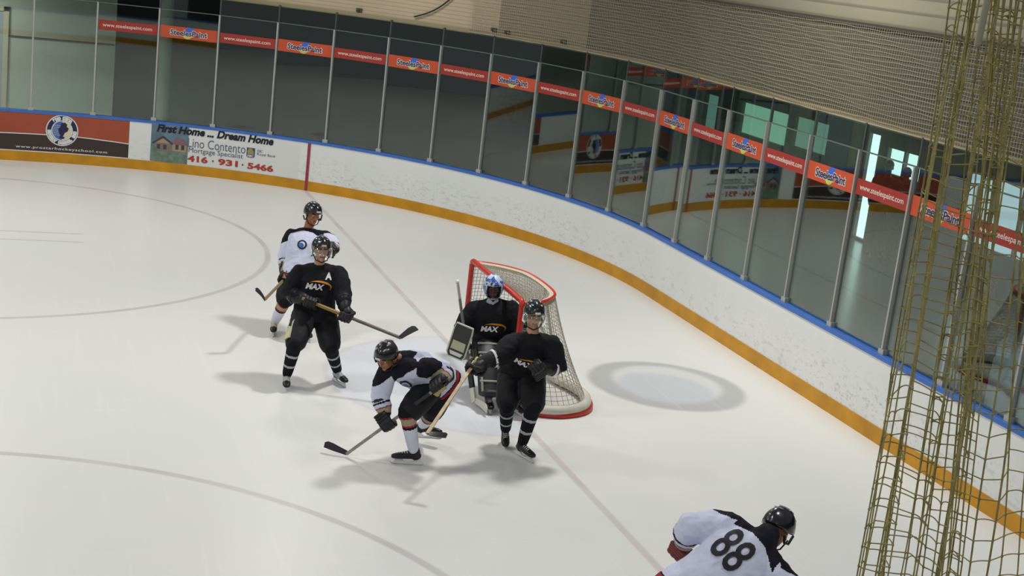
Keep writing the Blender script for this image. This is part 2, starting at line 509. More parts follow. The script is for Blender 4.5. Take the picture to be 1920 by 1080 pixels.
lit_window('window_4', *OPEN[3], (0.24, 0.50, 0.40, 1), 0.55, 'dimmer green lobby window right of the brightest one', bars=0)
lit_window('window_5', *OPEN[5], (0.22, 0.48, 0.40, 1), 0.5, 'narrow green lobby window at the left', bars=0)
lit_window('door_1', *OPEN[2], (0.72, 1.0, 0.96, 1), 1.9, 'tall narrow bright glass door in the lobby', 'door', bars=0)

# upper closure: curved fascia sheet above the glass, cladding above it
ZF, ZN = 3.40, 4.50
SF = 8.8
struct('trim_1', [sweep([(0.14, ZF), (0.14, ZN), (0.20, ZN), (0.20, ZF)], -16, SF)], M_fascia, 'pale beige fascia sheet above the far glass', 'fascia')
struct('trim_5', [sweep([(0.14, ZF), (0.14, ZN), (0.20, ZN), (0.20, ZF)], SF, 10.9)], ribbed_material('tan_fascia_sheet', rgb(128, 118, 98), rgb(104, 97, 80), 14.0), 'tan fascia sheet between the pale one and the brown one', 'fascia')
struct('trim_2', [sweep([(0.14, ZF), (0.14, ZN), (0.20, ZN), (0.20, ZF)], 10.9, ARC+SIDE)], M_fascia_dk, 'brown ribbed fascia sheet behind the netting', 'fascia')
struct('trim_3', [sweep([(0.10, ZF-0.03), (0.10, ZF+0.05), (0.22, ZF+0.05), (0.22, ZF-0.03)], -16, ARC+SIDE)], mat('fascia_edge', rgb(140, 128, 100), 0.6), 'beige lower edge strip of the fascia', 'trim')
struct('wall_upper', [sweep([(0.30, ZN-0.05), (0.30, 7.2), (0.36, 7.2), (0.36, ZN-0.05)], -16, ARC+SIDE)], M_clad, 'beige ribbed cladding above the netting')
struct('ceiling_concourse', [sweep([(0.20, ZF+0.02), (0.20, ZF+0.10), (9.5, ZF+0.10), (9.5, ZF+0.02)], -16, ARC+SIDE, 0.5)], M_dark, 'dark ceiling of the concourse behind the glass', 'ceiling')
struct('wall_column', [tube([(-2.32, 16.6, -0.17), (-2.32, 16.6, 3.4)], [0.14, 0.14], n=20, round_caps=False)], M_grey, 'pale round column behind the glass', 'column')

# ------------------------------------------------------------------ dasher boards
boards = MB().add(sweep([(0.0, 0.0), (0.0, HB-0.045), (0.13, HB-0.045), (0.13, 0.0)], S_START, S_END)).obj('dasher_boards', M_board)
tag(boards, 'white rink boards with yellow kick plate and blue cap rail curving around the ice', 'rink boards')
MB().add(sweep([(-0.012, 0.0), (-0.012, 0.185), (0.01, 0.185), (0.01, 0.0)], S_START, S_END)).obj('kick_plate', M_kick, boards)
MB().add(sweep([(-0.015, HB-0.05), (-0.015, HB-0.005), (-0.005, HB), (0.15, HB), (0.15, HB-0.05)], S_START, S_END)).obj('cap_rail', M_cap, boards)
MB().add(patch(5.105, 5.165, 0.0, HB-0.05, -0.0145, 0.05)).obj('goal_line_stripe', M_redline, boards)

# hockey school advert
A_red = mat('advert_red', rgb(160, 76, 52), 0.4, vary=0.1, vscale=2)
A_dark = mat('advert_dark', rgb(58, 46, 44), 0.4)
A_white = mat('advert_white', rgb(214, 216, 214), 0.45)
A_navy = mat('advert_navy', rgb(34, 36, 72), 0.45)
A_blue = mat('advert_blue', rgb(70, 104, 170), 0.45)
A_ink = mat('advert_ink', rgb(22, 24, 38), 0.45)
A_num = mat('advert_phone_red', rgb(168, 58, 44), 0.45)
A_grey = mat('advert_grey_ink', rgb(84, 96, 116), 0.45)
ad = MB()
ad.add(patch(-2.4, 1.63, 0.205, HB-0.055, -0.003), 0)
low = [(s, 0.505 - 0.035*max(0.0, (s-0.6)/1.0) + 0.02*math.cos((s-0.4)*1.2)) for s in srange(-2.4, 1.63, 0.2)]
for i in range(len(low)-1):
    (sa, za), (sb, zb) = low[i], low[i+1]
    ad.add(poly_patch([(sa, 0.207), (sb, 0.207), (sb, zb), (sa, za)], -0.0045), 1)
    ad.add(poly_patch([(sa, za-0.006), (sb, zb-0.006), (sb, zb+0.012), (sa, za+0.012)], -0.006), 2)
ado = ad.obj('advertisement', [A_red, A_dark, A_white], boards)
ado['label'] = 'red and dark hockey school advert'
def disc(cs, cz, r0, r1, off, a0=0, a1=360, n=40):
    v, f = [], []
    for i in range(n+1):
        a = math.radians(a0+(a1-a0)*i/n)
        v += [on_board(cs+r0*math.cos(a), cz+r0*math.sin(a), off), on_board(cs+r1*math.cos(a), cz+r1*math.sin(a), off)]
    for i in range(n): f.append((2*i, 2*i+1, 2*i+3, 2*i+2))
    return v, f
ECS, ECZ, ER = 0.40, 0.625, 0.295
em = MB()
em.add(disc(ECS, ECZ, 0.001, ER, -0.008), 0); em.add(disc(ECS, ECZ, 0.001, ER*0.93, -0.010), 1)
em.add(disc(ECS, ECZ, 0.001, ER*0.66, -0.012), 0); em.add(disc(ECS, ECZ, 0.001, ER*0.60, -0.014), 3)
em.add(disc(ECS, ECZ, 0.001, ER*0.60, -0.0145, 90, 270), 2)
for k in range(6):
    z = ECZ-0.09+0.036*k; w = math.sqrt(max(0.0, (ER*0.58)**2-(z-ECZ)**2))
    em.add(poly_patch([(ECS-w, z), (ECS-0.02, z), (ECS-0.02, z+0.007), (ECS-w, z+0.007)], -0.0155), 3)
sil = [(-.05,-.15),(.02,-.16),(.06,-.13),(.02,-.11),(.05,-.04),(.10,-.01),(.12,.05),(.08,.08),(.09,.12),(.05,.155),(.0,.15),(-.03,.12),(-.03,.07),(-.07,.04),(-.06,-.04),(-.03,-.09)]
em.add(poly_patch([(ECS+a, ECZ+b) for a, b in sil], -0.0165), 1)
def ring_text(s, r, size, mid, sign):
    v0 = text2d('M', size)[0]; adv = size*0.66
    tot = adv*(len(s)-1)
    for i, ch in enumerate(s):
        if ch == ' ': continue
        a = math.radians(mid) - sign*((i*adv-tot/2)/r)
        v, f = text2d(ch, size, bold=0.012, align='CENTER')
        rot = a - math.pi/2 if sign > 0 else a + math.pi/2
        dy = -size*0.35
        out = []
        for px, py in v:
            py += dy
            out.append(on_board(ECS + r*math.cos(a) + px*math.cos(rot)-py*math.sin(rot), ECZ + r*math.sin(a) + px*math.sin(rot)+py*math.cos(rot), -0.0165))
        em.add((out, f), 0)
ring_text('PRO STAR', ER*0.79, 0.068, 90, 1)
ring_text('HOCKEY SCHOOL INC', ER*0.79, 0.064, 270, -1)
em.obj('emblem', [A_white, A_navy, A_blue, mat('emblem_cream', rgb(206, 204, 176), 0.45)], ado)
MB().add(board_text('www.prostarhockeyschool.com', 1.66, 0.065, -0.42, 0.235, spacing=1.15, bold=0.01)).obj('web_address', A_white, ado)

# mortgage advert
ad2 = MB().add(patch(2.035, 4.95, 0.19, HB-0.055, -0.003)).obj('advertisement', A_white, boards)
ad2['label'] = 'white mortgage advert with a house picture'
hp = MB(); H0, H1 = 2.04, 2.75
hp.add(patch(H0, H1, 0.195, HB-0.06, -0.005), 0)
hp.add(poly_patch([(2.04, .195), (2.75, .195), (2.74, .45), (2.55, .38), (2.3, .42), (2.04, .36)], -0.0065), 1)
hp.add(poly_patch([(2.11, .40), (2.30, .38), (2.45, .40), (2.45, .60), (2.11, .58)], -0.008), 2)
hp.add(poly_patch([(2.06, .55), (2.27, .70), (2.47, .56), (2.44, .54), (2.27, .655), (2.09, .53)], -0.010), 3)
hp.add(poly_patch([(2.12, .56), (2.27, .65), (2.41, .56)], -0.009), 5)
hp.add(poly_patch([(2.45, .42), (2.72, .42), (2.72, .56), (2.45, .57)], -0.008), 5)
hp.add(poly_patch([(2.44, .55), (2.50, .68), (2.66, .67), (2.74, .55)], -0.009), 4)
for a, b in ((2.16, .44), (2.28, .44), (2.51, .46), (2.62, .46)):
    hp.add(poly_patch([(a, b), (a+.06, b), (a+.06, b+.09), (a, b+.09)], -0.011), 3)
for a in (2.04, 2.09, 2.13):
    hp.add(poly_patch([(a, .3), (a+.06, .28), (a+.09, .48), (a+.03, .52)], -0.010), 1)
hp.obj('house_picture', [mat('house_sky', rgb(98, 122, 136), .5, vary=.3, vscale=4), mat('house_garden', rgb(112, 132, 116), .5, vary=.4, vscale=9),
        mat('house_wall', rgb(122, 112, 108), .5, vary=.2, vscale=9), mat('house_dark', rgb(62, 62, 66), .5), mat('house_roof_red', rgb(128, 96, 98), .5), mat('house_tan', rgb(160, 138, 110), .5)], ad2)
tx = MB()
tx.add(board_text('First Home ... Dream Home', 2.27, 0.155, 2.14, 0.765, bold=0.042, shear=0.25, off=-0.013)); tx.obj('headline', A_ink, ad2)
MB().add(board_text('Lino Contento', 1.12, 0.175, 2.745, 0.535, bold=-0.004, off=-0.010)).obj('name_line', A_grey, ad2)
MB().add(board_text('Mortgage Specialist', 1.06, 0.125, 2.765, 0.405, off=-0.010)).obj('title_line', A_grey, ad2)
for num_, x_, w_ in (('416', 2.755, 0.39), ('931', 3.345, 0.39), ('5466', 3.925, 0.52)):
    MB().add(board_text(num_, w_, 0.125, x_, 0.255, bold=0.04, off=-0.010)).obj('phone_number', A_num, ad2)
for x_ in (3.245, 3.83):
    MB().add(patch(x_-.016, x_+.016, .300, .332, -0.010)).obj('phone_dot', A_num, ad2)
rb = MB()
shield = [(3.89, .665), (4.055, .665), (4.055, .50), (4.03, .475), (3.915, .475), (3.89, .50)]
rb.add(poly_patch(shield, -0.007), 0)
rb.add(poly_patch([(3.91, .545), (4.035, .54), (4.03, .60), (3.99, .655), (3.93, .65), (3.905, .60)], -0.009), 1)
rb.add(board_text('RBC', 0.12, 0.045, 3.912, 0.487, bold=0.03, off=-0.010), 2)
rb.obj('bank_shield', [mat('bank_blue', rgb(56, 70, 128), .5), mat('bank_gold', rgb(150, 144, 66), .5), A_white], ad2)
rb = MB(); rb.add(board_text('RBC', 0.11, 0.05, 4.10, 0.60, off=-0.009)); rb.add(board_text('Royal Bank', 0.37, 0.065, 4.10, 0.525, off=-0.009))
rb.obj('bank_name', A_grey, ad2)

# ------------------------------------------------------------------ glass posts, panels, banners
def post_s(i): return S0 + DS*i
GOFF = 0.065
B_red = mat('banner_dark_red', rgb(152, 48, 40), 0.5, vary=.08)
B_orange = mat('banner_orange', rgb(186, 76, 44), 0.5, vary=.08)
B_text = mat('banner_white', rgb(214, 196, 186), 0.5)
B_navy = mat('banner_navy', rgb(34, 40, 84), 0.5)
B_blue = mat('banner_blue', rgb(60, 96, 190), 0.5)
B_yel = mat('banner_lime', rgb(176, 190, 80), 0.5)
def panel_frame(i, off=GOFF):
    a = on_board(post_s(i), 0, off); b = on_board(post_s(i+1), 0, off)
    ex = (b-a); L = ex.length; ex /= L
    inward = Vector((0,0,1)).cross(ex); 
    if inward.dot(rink(post_s(i)+DS/2)[1]) > 0: inward = -inward
    return a, ex, inward, L
txt_www = text2d('www.steelespaint.com', 1.0, bold=0.012)
txt_sp = text2d('SteelesPaint', 1.0, bold=0.022); txt_spo = text2d('SteelesPaint', 1.0, bold=0.075)
def ordinal(i):
    return ['first','second','third','fourth','fifth','sixth','seventh','eighth','ninth','tenth','eleventh','twelfth','thirteenth','fourteenth',
            'fifteenth','sixteenth','seventeenth','eighteenth','nineteenth','twentieth','twenty-first','twenty-second','twenty-third','twenty-fourth','twenty-fifth','twenty-sixth'][i]
P_FIRST, P_LAST = -1, 22
for i in range(0, P_LAST+1):
    s = post_s(i); p = on_board(s, 0, GOFF-0.02); n = rink(s)[1]; t = n.cross(Vector((0,0,1)))
    mb = MB()
    mb.add(box(p+Vector((0,0,HB+HP/2)), (0.014, 0.022, HP/2), (t, n, Vector((0,0,1)))))
    mb.add(box(p+Vector((0,0,HB+HP/2))+n*0.03, (0.017, 0.010, HP/2-0.01), (t, n, Vector((0,0,1)))))
    mb.add(box(p+Vector((0,0,HB+0.03)), (0.05, 0.03, 0.03), (t, n, Vector((0,0,1)))))
    o = mb.obj('glass_post', M_alu)
    k = i
    where = 'counted from the left end' if k < 12 else 'counted from the left, along the curved end'
    tag(o, f'slim aluminium post between glass panels, {ordinal(k)} post {where}', 'post', 'aluminium posts holding the rink glass')
    MB().add(box(p+Vector((0,0,HB+HP+0.155))+n*0.035, (0.016, 0.016, 0.165), (t, n, Vector((0,0,1))))).obj('upper_mullion', M_mull, o)
for i in range(P_FIRST, P_LAST):
    a, ex, inn, L = panel_frame(i); up = Vector((0,0,1)); k = i-P_FIRST
    g = MB().add(box(a+ex*L/2+up*(HB+HP/2), (L/2-0.012, 0.006, HP/2-0.006), (ex, inn, up)))
    o = g.obj('shield_glass', M_glass)
    if i < 1: lab = f'clear rink glass panel without a banner, {ordinal(k)} from the left'
    elif i % 2: lab = f'rink glass panel with a dark red web address strip, {ordinal(k)} panel from the left'
    else: lab = f'rink glass panel with an orange paint logo strip, {ordinal(k)} panel from the left'
    tag(o, lab, 'glass panel', 'glass panels above the rink boards')
    MB().add(box(a+ex*L/2+up*(HB+HP-0.004), (L/2-0.02, 0.009, 0.007), (ex, inn, up))).obj('top_edge', mat('glass_edge', rgb(92, 104, 98), 0.3) if i == P_FIRST else bpy.data.materials['glass_edge'], o)
    if i >= 1:
        z0, z1 = (HB+1.615, HB+1.80) if i % 2 else (HB+1.60, HB+1.82)
        b = MB().add(box(a+ex*L/2+inn*0.009+up*(z0+z1)/2, (L/2-0.026, 0.0015, (z1-z0)/2), (ex, inn, up))).obj('banner', B_red if i % 2 else B_orange, o)
        def place(tv, w, h, x0, zz, dep):
            return [a + ex*(x0+q[0]) + up*(zz+q[1]) + inn*dep for q in fit(tv, w, h)]
        if i % 2:
            MB().add((place(txt_www[0], L*0.80, 0.085, L*0.09, z0+0.045, 0.0125), txt_www[1])).obj('web_address', B_text, b)
        else:
            mb = MB(); zc = (z0+z1)/2
            def el(cx, cz, rx, rz, dep, a0=0, a1=360, nn=20):
                c = a+ex*cx+up*cz+inn*dep
                return [c]+[c+ex*rx*math.cos(math.radians(a0+(a1-a0)*q/nn))+up*rz*math.sin(math.radians(a0+(a1-a0)*q/nn)) for q in range(nn+1)], [(0, q, q+1) for q in range(1, nn+1)]
            mb.add(el(L*.52, zc, .105, .115, .0115, 0, 180), 0); mb.add(el(L*.48, zc, .105, .105, .0115, 180, 360), 1)
            mb.add((place(txt_spo[0], L*0.63, 0.125, L*0.185, zc-0.062, 0.013), txt_spo[1]), 2)
            mb.add((place(txt_sp[0], L*0.61, 0.105, L*0.195, zc-0.052, 0.0145), txt_sp[1]), 3)
            mb.obj('paint_logo', [B_blue, B_yel, B_text, B_navy], b)
    g2 = MB().add(box(a+ex*L/2+up*(HB+HP+0.155), (L/2-0.02, 0.005, 0.15), (ex, inn, up))).obj('transom_glass', M_glass2)
    tag(g2, f'narrow upper glass strip under the fascia, {ordinal(k)} from the left', 'glass panel', 'upper glass strips under the fascia')

# ------------------------------------------------------------------ netting above the end glass
def end_net():
    a, b, cell = 8.2, ARC+SIDE-0.5, 0.046
    S = []; v = []; f = []
    cols = int((b-a)/cell); rows = int((ZN-ZF)/cell)
    th = 0.0026
    mb = MB()
    for j in range(rows+1):         # horizontal cords
        z = ZF + (ZN-ZF)*j/rows
        vv, ff = [], []
        pts = srange(a, b, cell*2)
        for i, s in enumerate(pts):
            dz = 0.006*math.sin(s*3.1+j*0.7)+0.004*math.sin(s*11+j*1.9)
            off = 0.075+0.012*math.sin(s*1.7+j*0.22)
            vv += [on_board(s, z+dz-th, off), on_board(s, z+dz+th, off), on_board(s, z+dz, off+2*th)]
        for i in range(len(pts)-1):
            for q in range(3):
                q2 = (q+1) % 3; ff.append((3*i+q, 3*i+3+q, 3*i+3+q2, 3*i+q2))
        mb.add((vv, ff))
    for i in range(cols+1):         # vertical cords
        s = a + cell*i; vv, ff = [], []
        for j in range(9):
            z = ZF + (ZN-ZF)*j/8
            off = 0.075+0.012*math.sin(s*1.7+j*rows/8*0.22); ds = 0.006*math.sin(j*1.3+i*0.31)
            vv += [on_board(s+ds-th, z, off), on_board(s+ds+th, z, off), on_board(s+ds, z, off+2*th)]
        for j in range(8):
            for q in range(3):
                q2 = (q+1) % 3; ff.append((3*j+q, 3*j+3+q, 3*j+3+q2, 3*j+q2))
        mb.add((vv, ff))
    root = mb.obj('safety_netting', M_cord)
    tag(root, 'fine beige safety netting stretched above the curved end glass', 'netting')
    MB().add(sweep([(0.06, ZN-0.012), (0.06, ZN+0.012), (0.085, ZN+0.012), (0.085, ZN-0.012)], a, b)).obj('top_rope', mat('net_rope', rgb(58, 52, 44), 0.8), root)
    MB().add(sweep([(0.07, ZF-0.008), (0.07, ZF+0.008), (0.086, ZF+0.008), (0.086, ZF-0.008)], a, b)).obj('bottom_rope', M_cord, root)
end_net()
p_ = on_board(ARC+CY-4.15, 4.58, 0.20)
bk = MB().add(box(p_, (0.09, 0.07, 0.045))).add(box(p_+Vector((0.08, 0, 0.06)), (0.03, 0.05, 0.05)))
tag(bk.obj('bracket', M_white), 'small white bracket above the netting at the top edge', 'bracket')
# dark sagging cable and clamps on the fascia
cb = [on_board(7.0+0.95*t, 3.52+0.62*t-0.10*math.sin(t*math.pi), 0.10) for t in [k/12 for k in range(13)]]
tag(MB().add(tube(cb, [0.014]*13, n=8)).obj('cable', M_black, smooth=True), 'dark cable running up the beige fascia', 'cable')
for (s, z, w) in ((5.85, 3.50, 'far left of the four, near the cable'), (8.72, 3.50, 'left one of the close pair'), (9.02, 3.49, 'right one of the close pair'), (10.35, 3.49, 'alone, furthest right')):
    p = on_board(s, z, 0.115); n = rink(s)[1]; t = n.cross(Vector((0,0,1)))
    mb = MB().add(box(p, (0.055, 0.02, 0.032), (t, n, Vector((0,0,1))))).add(tube([p-n*0.02, p-n*0.05], [0.02, 0.02], n=8))
    tag(mb.obj('clamp', M_mull), f'small dark clamp on the lower fascia edge, {w}', 'clamp', 'clamps on the fascia edge')

# ------------------------------------------------------------------ goal
def goal():
    root = empty('hockey_goal', (0.4, 0, 0), 'red-framed hockey goal with white netting behind the goaltender', 'goal')
    red = mat('goal_red_paint', rgb(190, 44, 34), 0.35, 0.5, vary=0.12); net = mat('goal_net_cord', rgb(168, 160, 144), 0.8)
    pad = mat('goal_white_pad', rgb(206, 202, 190), 0.6, vary=0.15)
    H = 1.22; r = 0.032
    MB().add(tube([(0, .945, .02), (0, .945, H-.05), (0, .93, H-.012), (0, .90, H), (0, 0, H), (0, -.90, H), (0, -.93, H-.012), (0, -.945, H-.05), (0, -.945, .02)], [r]*9, n=14)).obj('post_and_crossbar', red, root, True)
    top_h = [(.0, .93), (.13, .93), (.33, .80), (.50, .58), (.565, .36), (.585, 0)]
    top = [(x, y, H-.02) for x, y in top_h] + [(x, -y, H-.02) for x, y in top_h[-2::-1]]
    base_h = [(.0, .945), (.10, 1.09), (.25, 1.21), (.50, 1.27), (.77, 1.18), (.95, .99), (1.05, .68), (1.02, .38), (.94, .15), (.91, 0)]
    def smooth(P):
        out = []
        for i in range(len(P)-1):
            p0, p1, p2, p3 = P[max(i-1, 0)], P[i], P[i+1], P[min(i+2, len(P)-1)]
            for q in range(5):
                t = q/5; out.append(tuple(.5*(2*b+(c-a)*t+(2*a-5*b+4*c-d)*t*t+(3*b-a-3*c+d)*t**3) for a, b, c, d in zip(p0, p1, p2, p3)))
        return out+[P[-1]]
    base = smooth([(x, y, .035) for x, y in base_h] + [(x, -y, .035) for x, y in base_h[-2::-1]])
    top = smooth(top)
    MB().add(tube(top, [0.018]*len(top), n=10)).obj('top_frame', red, root, True)
    MB().add(tube([(x*.985, y*.985, .028) for x, y, z in base], [(.027, .027)]*len(base), n=12)).obj('base_frame', red, root, True)
    inner = [(x*0.93, y*0.955, .075) for x, y, z in base]
    MB().add(tube(inner, [(.055, .062)]*len(inner), (0, 0, 1), n=12)).obj('base_padding', pad, root, True)
    MB().add(tube([(.585, 0, H-.02), (.90, 0, .05)], [.017, .017], n=10)).obj('centre_brace', pad, root, True)
    # curved white skirt around the top shelf edge
    def wire(rows, name, th=0.0032):
        mb = MB(); R = len(rows); C = len(rows[0])
        for i in range(R):
            mb.add(tube(rows[i], [th]*C, n=4, round_caps=False))
        for j in range(C):
            mb.add(tube([rows[i][j] for i in range(R)], [th]*R, n=4, round_caps=False))
        mb.obj(name, net, root)
    def resample(poly, n):
        P = [V(p) for p in poly]; L = [0]
        for a, b in zip(P, P[1:]): L.append(L[-1]+(b-a).length)
        out = []
        for k in range(n+1):
            t = L[-1]*k/n
            i = max(q for q in range(len(L)-1) if L[q] <= t+1e-9)
            u = (t-L[i])/max(1e-9, L[i+1]-L[i]); out.append(P[i].lerp(P[i+1], min(1, u)))
        return out
    nb = 56
    tp = resample(top, nb); bp = resample([(x, y, .08) for x, y, z in inner], nb)
    rows = []
    for k in range(25):
        t = k/24
        rows.append([a.lerp(b, t) + Vector((-0.05*math.sin(t*math.pi)*(1-abs(2*j/nb-1)**2), 0, 0)) for j, (a, b) in enumerate(zip(tp, bp))])
    wire(rows, 'back_netting')
    mid = resample([(0, .93, H-.01), (0, -.93, H-.01)], nb)
    rows = []
    for k in range(13):
        t = k/12
        rows.append([a.lerp(b, t) - Vector((0, 0, 0.05*math.sin(t*math.pi)*math.sin(math.pi*j/nb))) for j, (a, b) in enumerate(zip(mid, tp))])
    wire(rows, 'top_netting')
    # white canvas strip laced along the top back frame
    cv = MB(); vv = []; ff = []
    for k, q in enumerate(resample(top, 40)):
        vv += [q+Vector((.0, 0, .012)), q+Vector((-.055, -.04*q.y, -.006)), q+Vector((.010, 0, -.06))]
    for k in range(40):
        ff += [(3*k, 3*k+3, 3*k+4, 3*k+1), (3*k+2, 3*k+5, 3*k+3, 3*k)]
    cv.add((vv, ff)); cv.obj('lacing_strip', mat('canvas_strip', rgb(186, 178, 158), .8), root)
goal()

# ------------------------------------------------------------------ people
SK_FAIR = rgb(196, 150, 122); SK_TAN = rgb(158, 104, 74); SK_DARK = rgb(112, 72, 56)
def skin(name, c): return mat(name, c, 0.5, 0.4, vary=0.08, vscale=20)
M_lip = mat('lip', rgb(140, 78, 72), 0.5); M_brow = mat('brow_hair', rgb(52, 38, 30), 0.8)
M_eye = mat('eye_white', rgb(214, 210, 204), 0.25); M_iris = mat('iris_brown', rgb(40, 28, 22), 0.2)
M_jblack = mat('black_jersey_cloth', rgb(27, 28, 32), 0.85, 0.2, vary=0.25, vscale=6, bump=0.25, bscale=35)
M_jwhite = mat('white_jersey_cloth', rgb(206, 210, 232), 0.8, 0.2, vary=0.06, vscale=6, bump=0.25, bscale=35)
M_jred = mat('red_jersey_cloth', rgb(150, 44, 56), 0.8, 0.2)
M_jnavy = mat('black_yoke_cloth', rgb(24, 25, 36), 0.85, 0.2, vary=0.2)
M_tan = mat('tan_cloth', rgb(160, 148, 124), 0.8, 0.2)
M_pants = mat('black_pants_cloth', rgb(25, 26, 30), 0.7, 0.3, vary=0.2, bump=0.25, bscale=25)
M_cream = mat('cream_panel', rgb(200, 192, 158), 0.7)
M_sblack = mat('black_sock_knit', rgb(26, 27, 32), 0.9, 0.15, bump=0.2, bscale=120)
M_sgrey = mat('grey_sock_stripe', rgb(168, 170, 172), 0.9)
M_swhite = mat('white_sock_knit', rgb(212, 216, 232), 0.9, 0.15, bump=0.2, bscale=120)
M_helm = mat('black_helmet_shell', rgb(20, 21, 26), 0.25, 0.5, coat=0.5)
M_vent_glint = mat('helmet_vent_glint', rgb(150, 152, 156), 0.3, 0.5)  # pale vent stripes, lamp highlights put into their colour
M_boot = mat('black_skate_boot', rgb(22, 22, 25), 0.4, 0.4)
M_bootgrey = mat('silver_skate_boot', rgb(158, 158, 164), 0.4, 0.4)
M_gold = mat('gold_skate_panel', rgb(176, 156, 96), 0.4, 0.4)
M_steel = mat('skate_steel', rgb(190, 192, 196), 0.25, 0.5, 0.8)
M_lace = mat('white_lace', rgb(220, 220, 216), 0.8)
M_glove = mat('black_glove_leather', rgb(26, 26, 29), 0.5, 0.4, vary=0.2)
M_palm = mat('tan_glove_palm', rgb(170, 158, 110), 0.7)
M_gwhite = mat('white_glove_trim', rgb(206, 206, 208), 0.5)
M_orange = mat('orange_logo', rgb(206, 132, 30), 0.6)
M_logo = mat('white_logo', rgb(226, 226, 230), 0.6)
M_num = mat('black_numerals', rgb(30, 30, 42), 0.7)
M_strap = mat('black_strap', rgb(24, 24, 26), 0.6)

def basis(up, right):
    up = V(up).normalized(); right = V(right); right = (right - up*right.dot(up)).normalized()
    return right, up

class Frame:
    """local frame: r right (seen from the front: image right), f forward, u up"""
    def __init__(s, o, f, u):
        s.o = V(o); s.f = V(f).normalized(); s.u = V(u); s.u = (s.u - s.f*s.u.dot(s.f)).normalized(); s.r = s.u.cross(s.f)
    def __call__(s, r, f, u): return s.o + s.r*r + s.f*f + s.u*u
    def loc(s, p):
        d = V(p)-s.o; return d.dot(s.r), d.dot(s.f), d.dot(s.u)
    @property
    def ax(s): return (s.r, s.f, s.u)

def head_parts(H, neck):
    return [ell(H(0, -.008, .035), (.074, .094, .100), H.ax, 20, 14), ell(H(0, .022, -.048), (.056, .062, .062), H.ax, 16, 10),
            tube([H(0, .088, .022), H(0, .106, -.018)], [.008, .016], n=8), tube([H(-.036, .080, .034), H(.036, .080, .034)], [.011, .011], n=8),
            ell(H(-.076, -.005, .0), (.012, .022, .032), H.ax, 10, 8), ell(H(.076, -.005, .0), (.012, .022, .032), H.ax, 10, 8),
            tube([H(-.020, .080, -.055), H(.020, .080, -.055)], [.010, .010], n=8), ell(H(0, .070, -.092), (.022, .018, .018), H.ax, 10, 8),
            ell(H(-.040, .066, -.012), (.022, .020, .022), H.ax, 10, 8), ell(H(.040, .066, -.012), (.022, .020, .022), H.ax, 10, 8),
            tube([H(0, -.02, -.05), V(neck), V(neck)-H.u*.05], [.056, .060, .075], n=14)]

def face_paint(H):
    def fn(c, n):
        r, f, u = H.loc(c)
        if f > .070 and abs(r) < .026 and -.066 < u < -.047: return 1
        if f > .060 and .012 < abs(r) < .052 and .028 < u < .043: return 2
        return 0
    return fn

def eyes(H, parent):
    for s in (-1, 1):
        mb = MB(); mb.add(ell(H(s*.032, .080, .014), (.014, .010, .009), H.ax, 12, 8), 0); mb.add(ell(H(s*.032, .088, .014), (.006, .004, .006), H.ax, 10, 6), 1)
        mb.obj('eye', [M_eye, M_iris], parent, True)

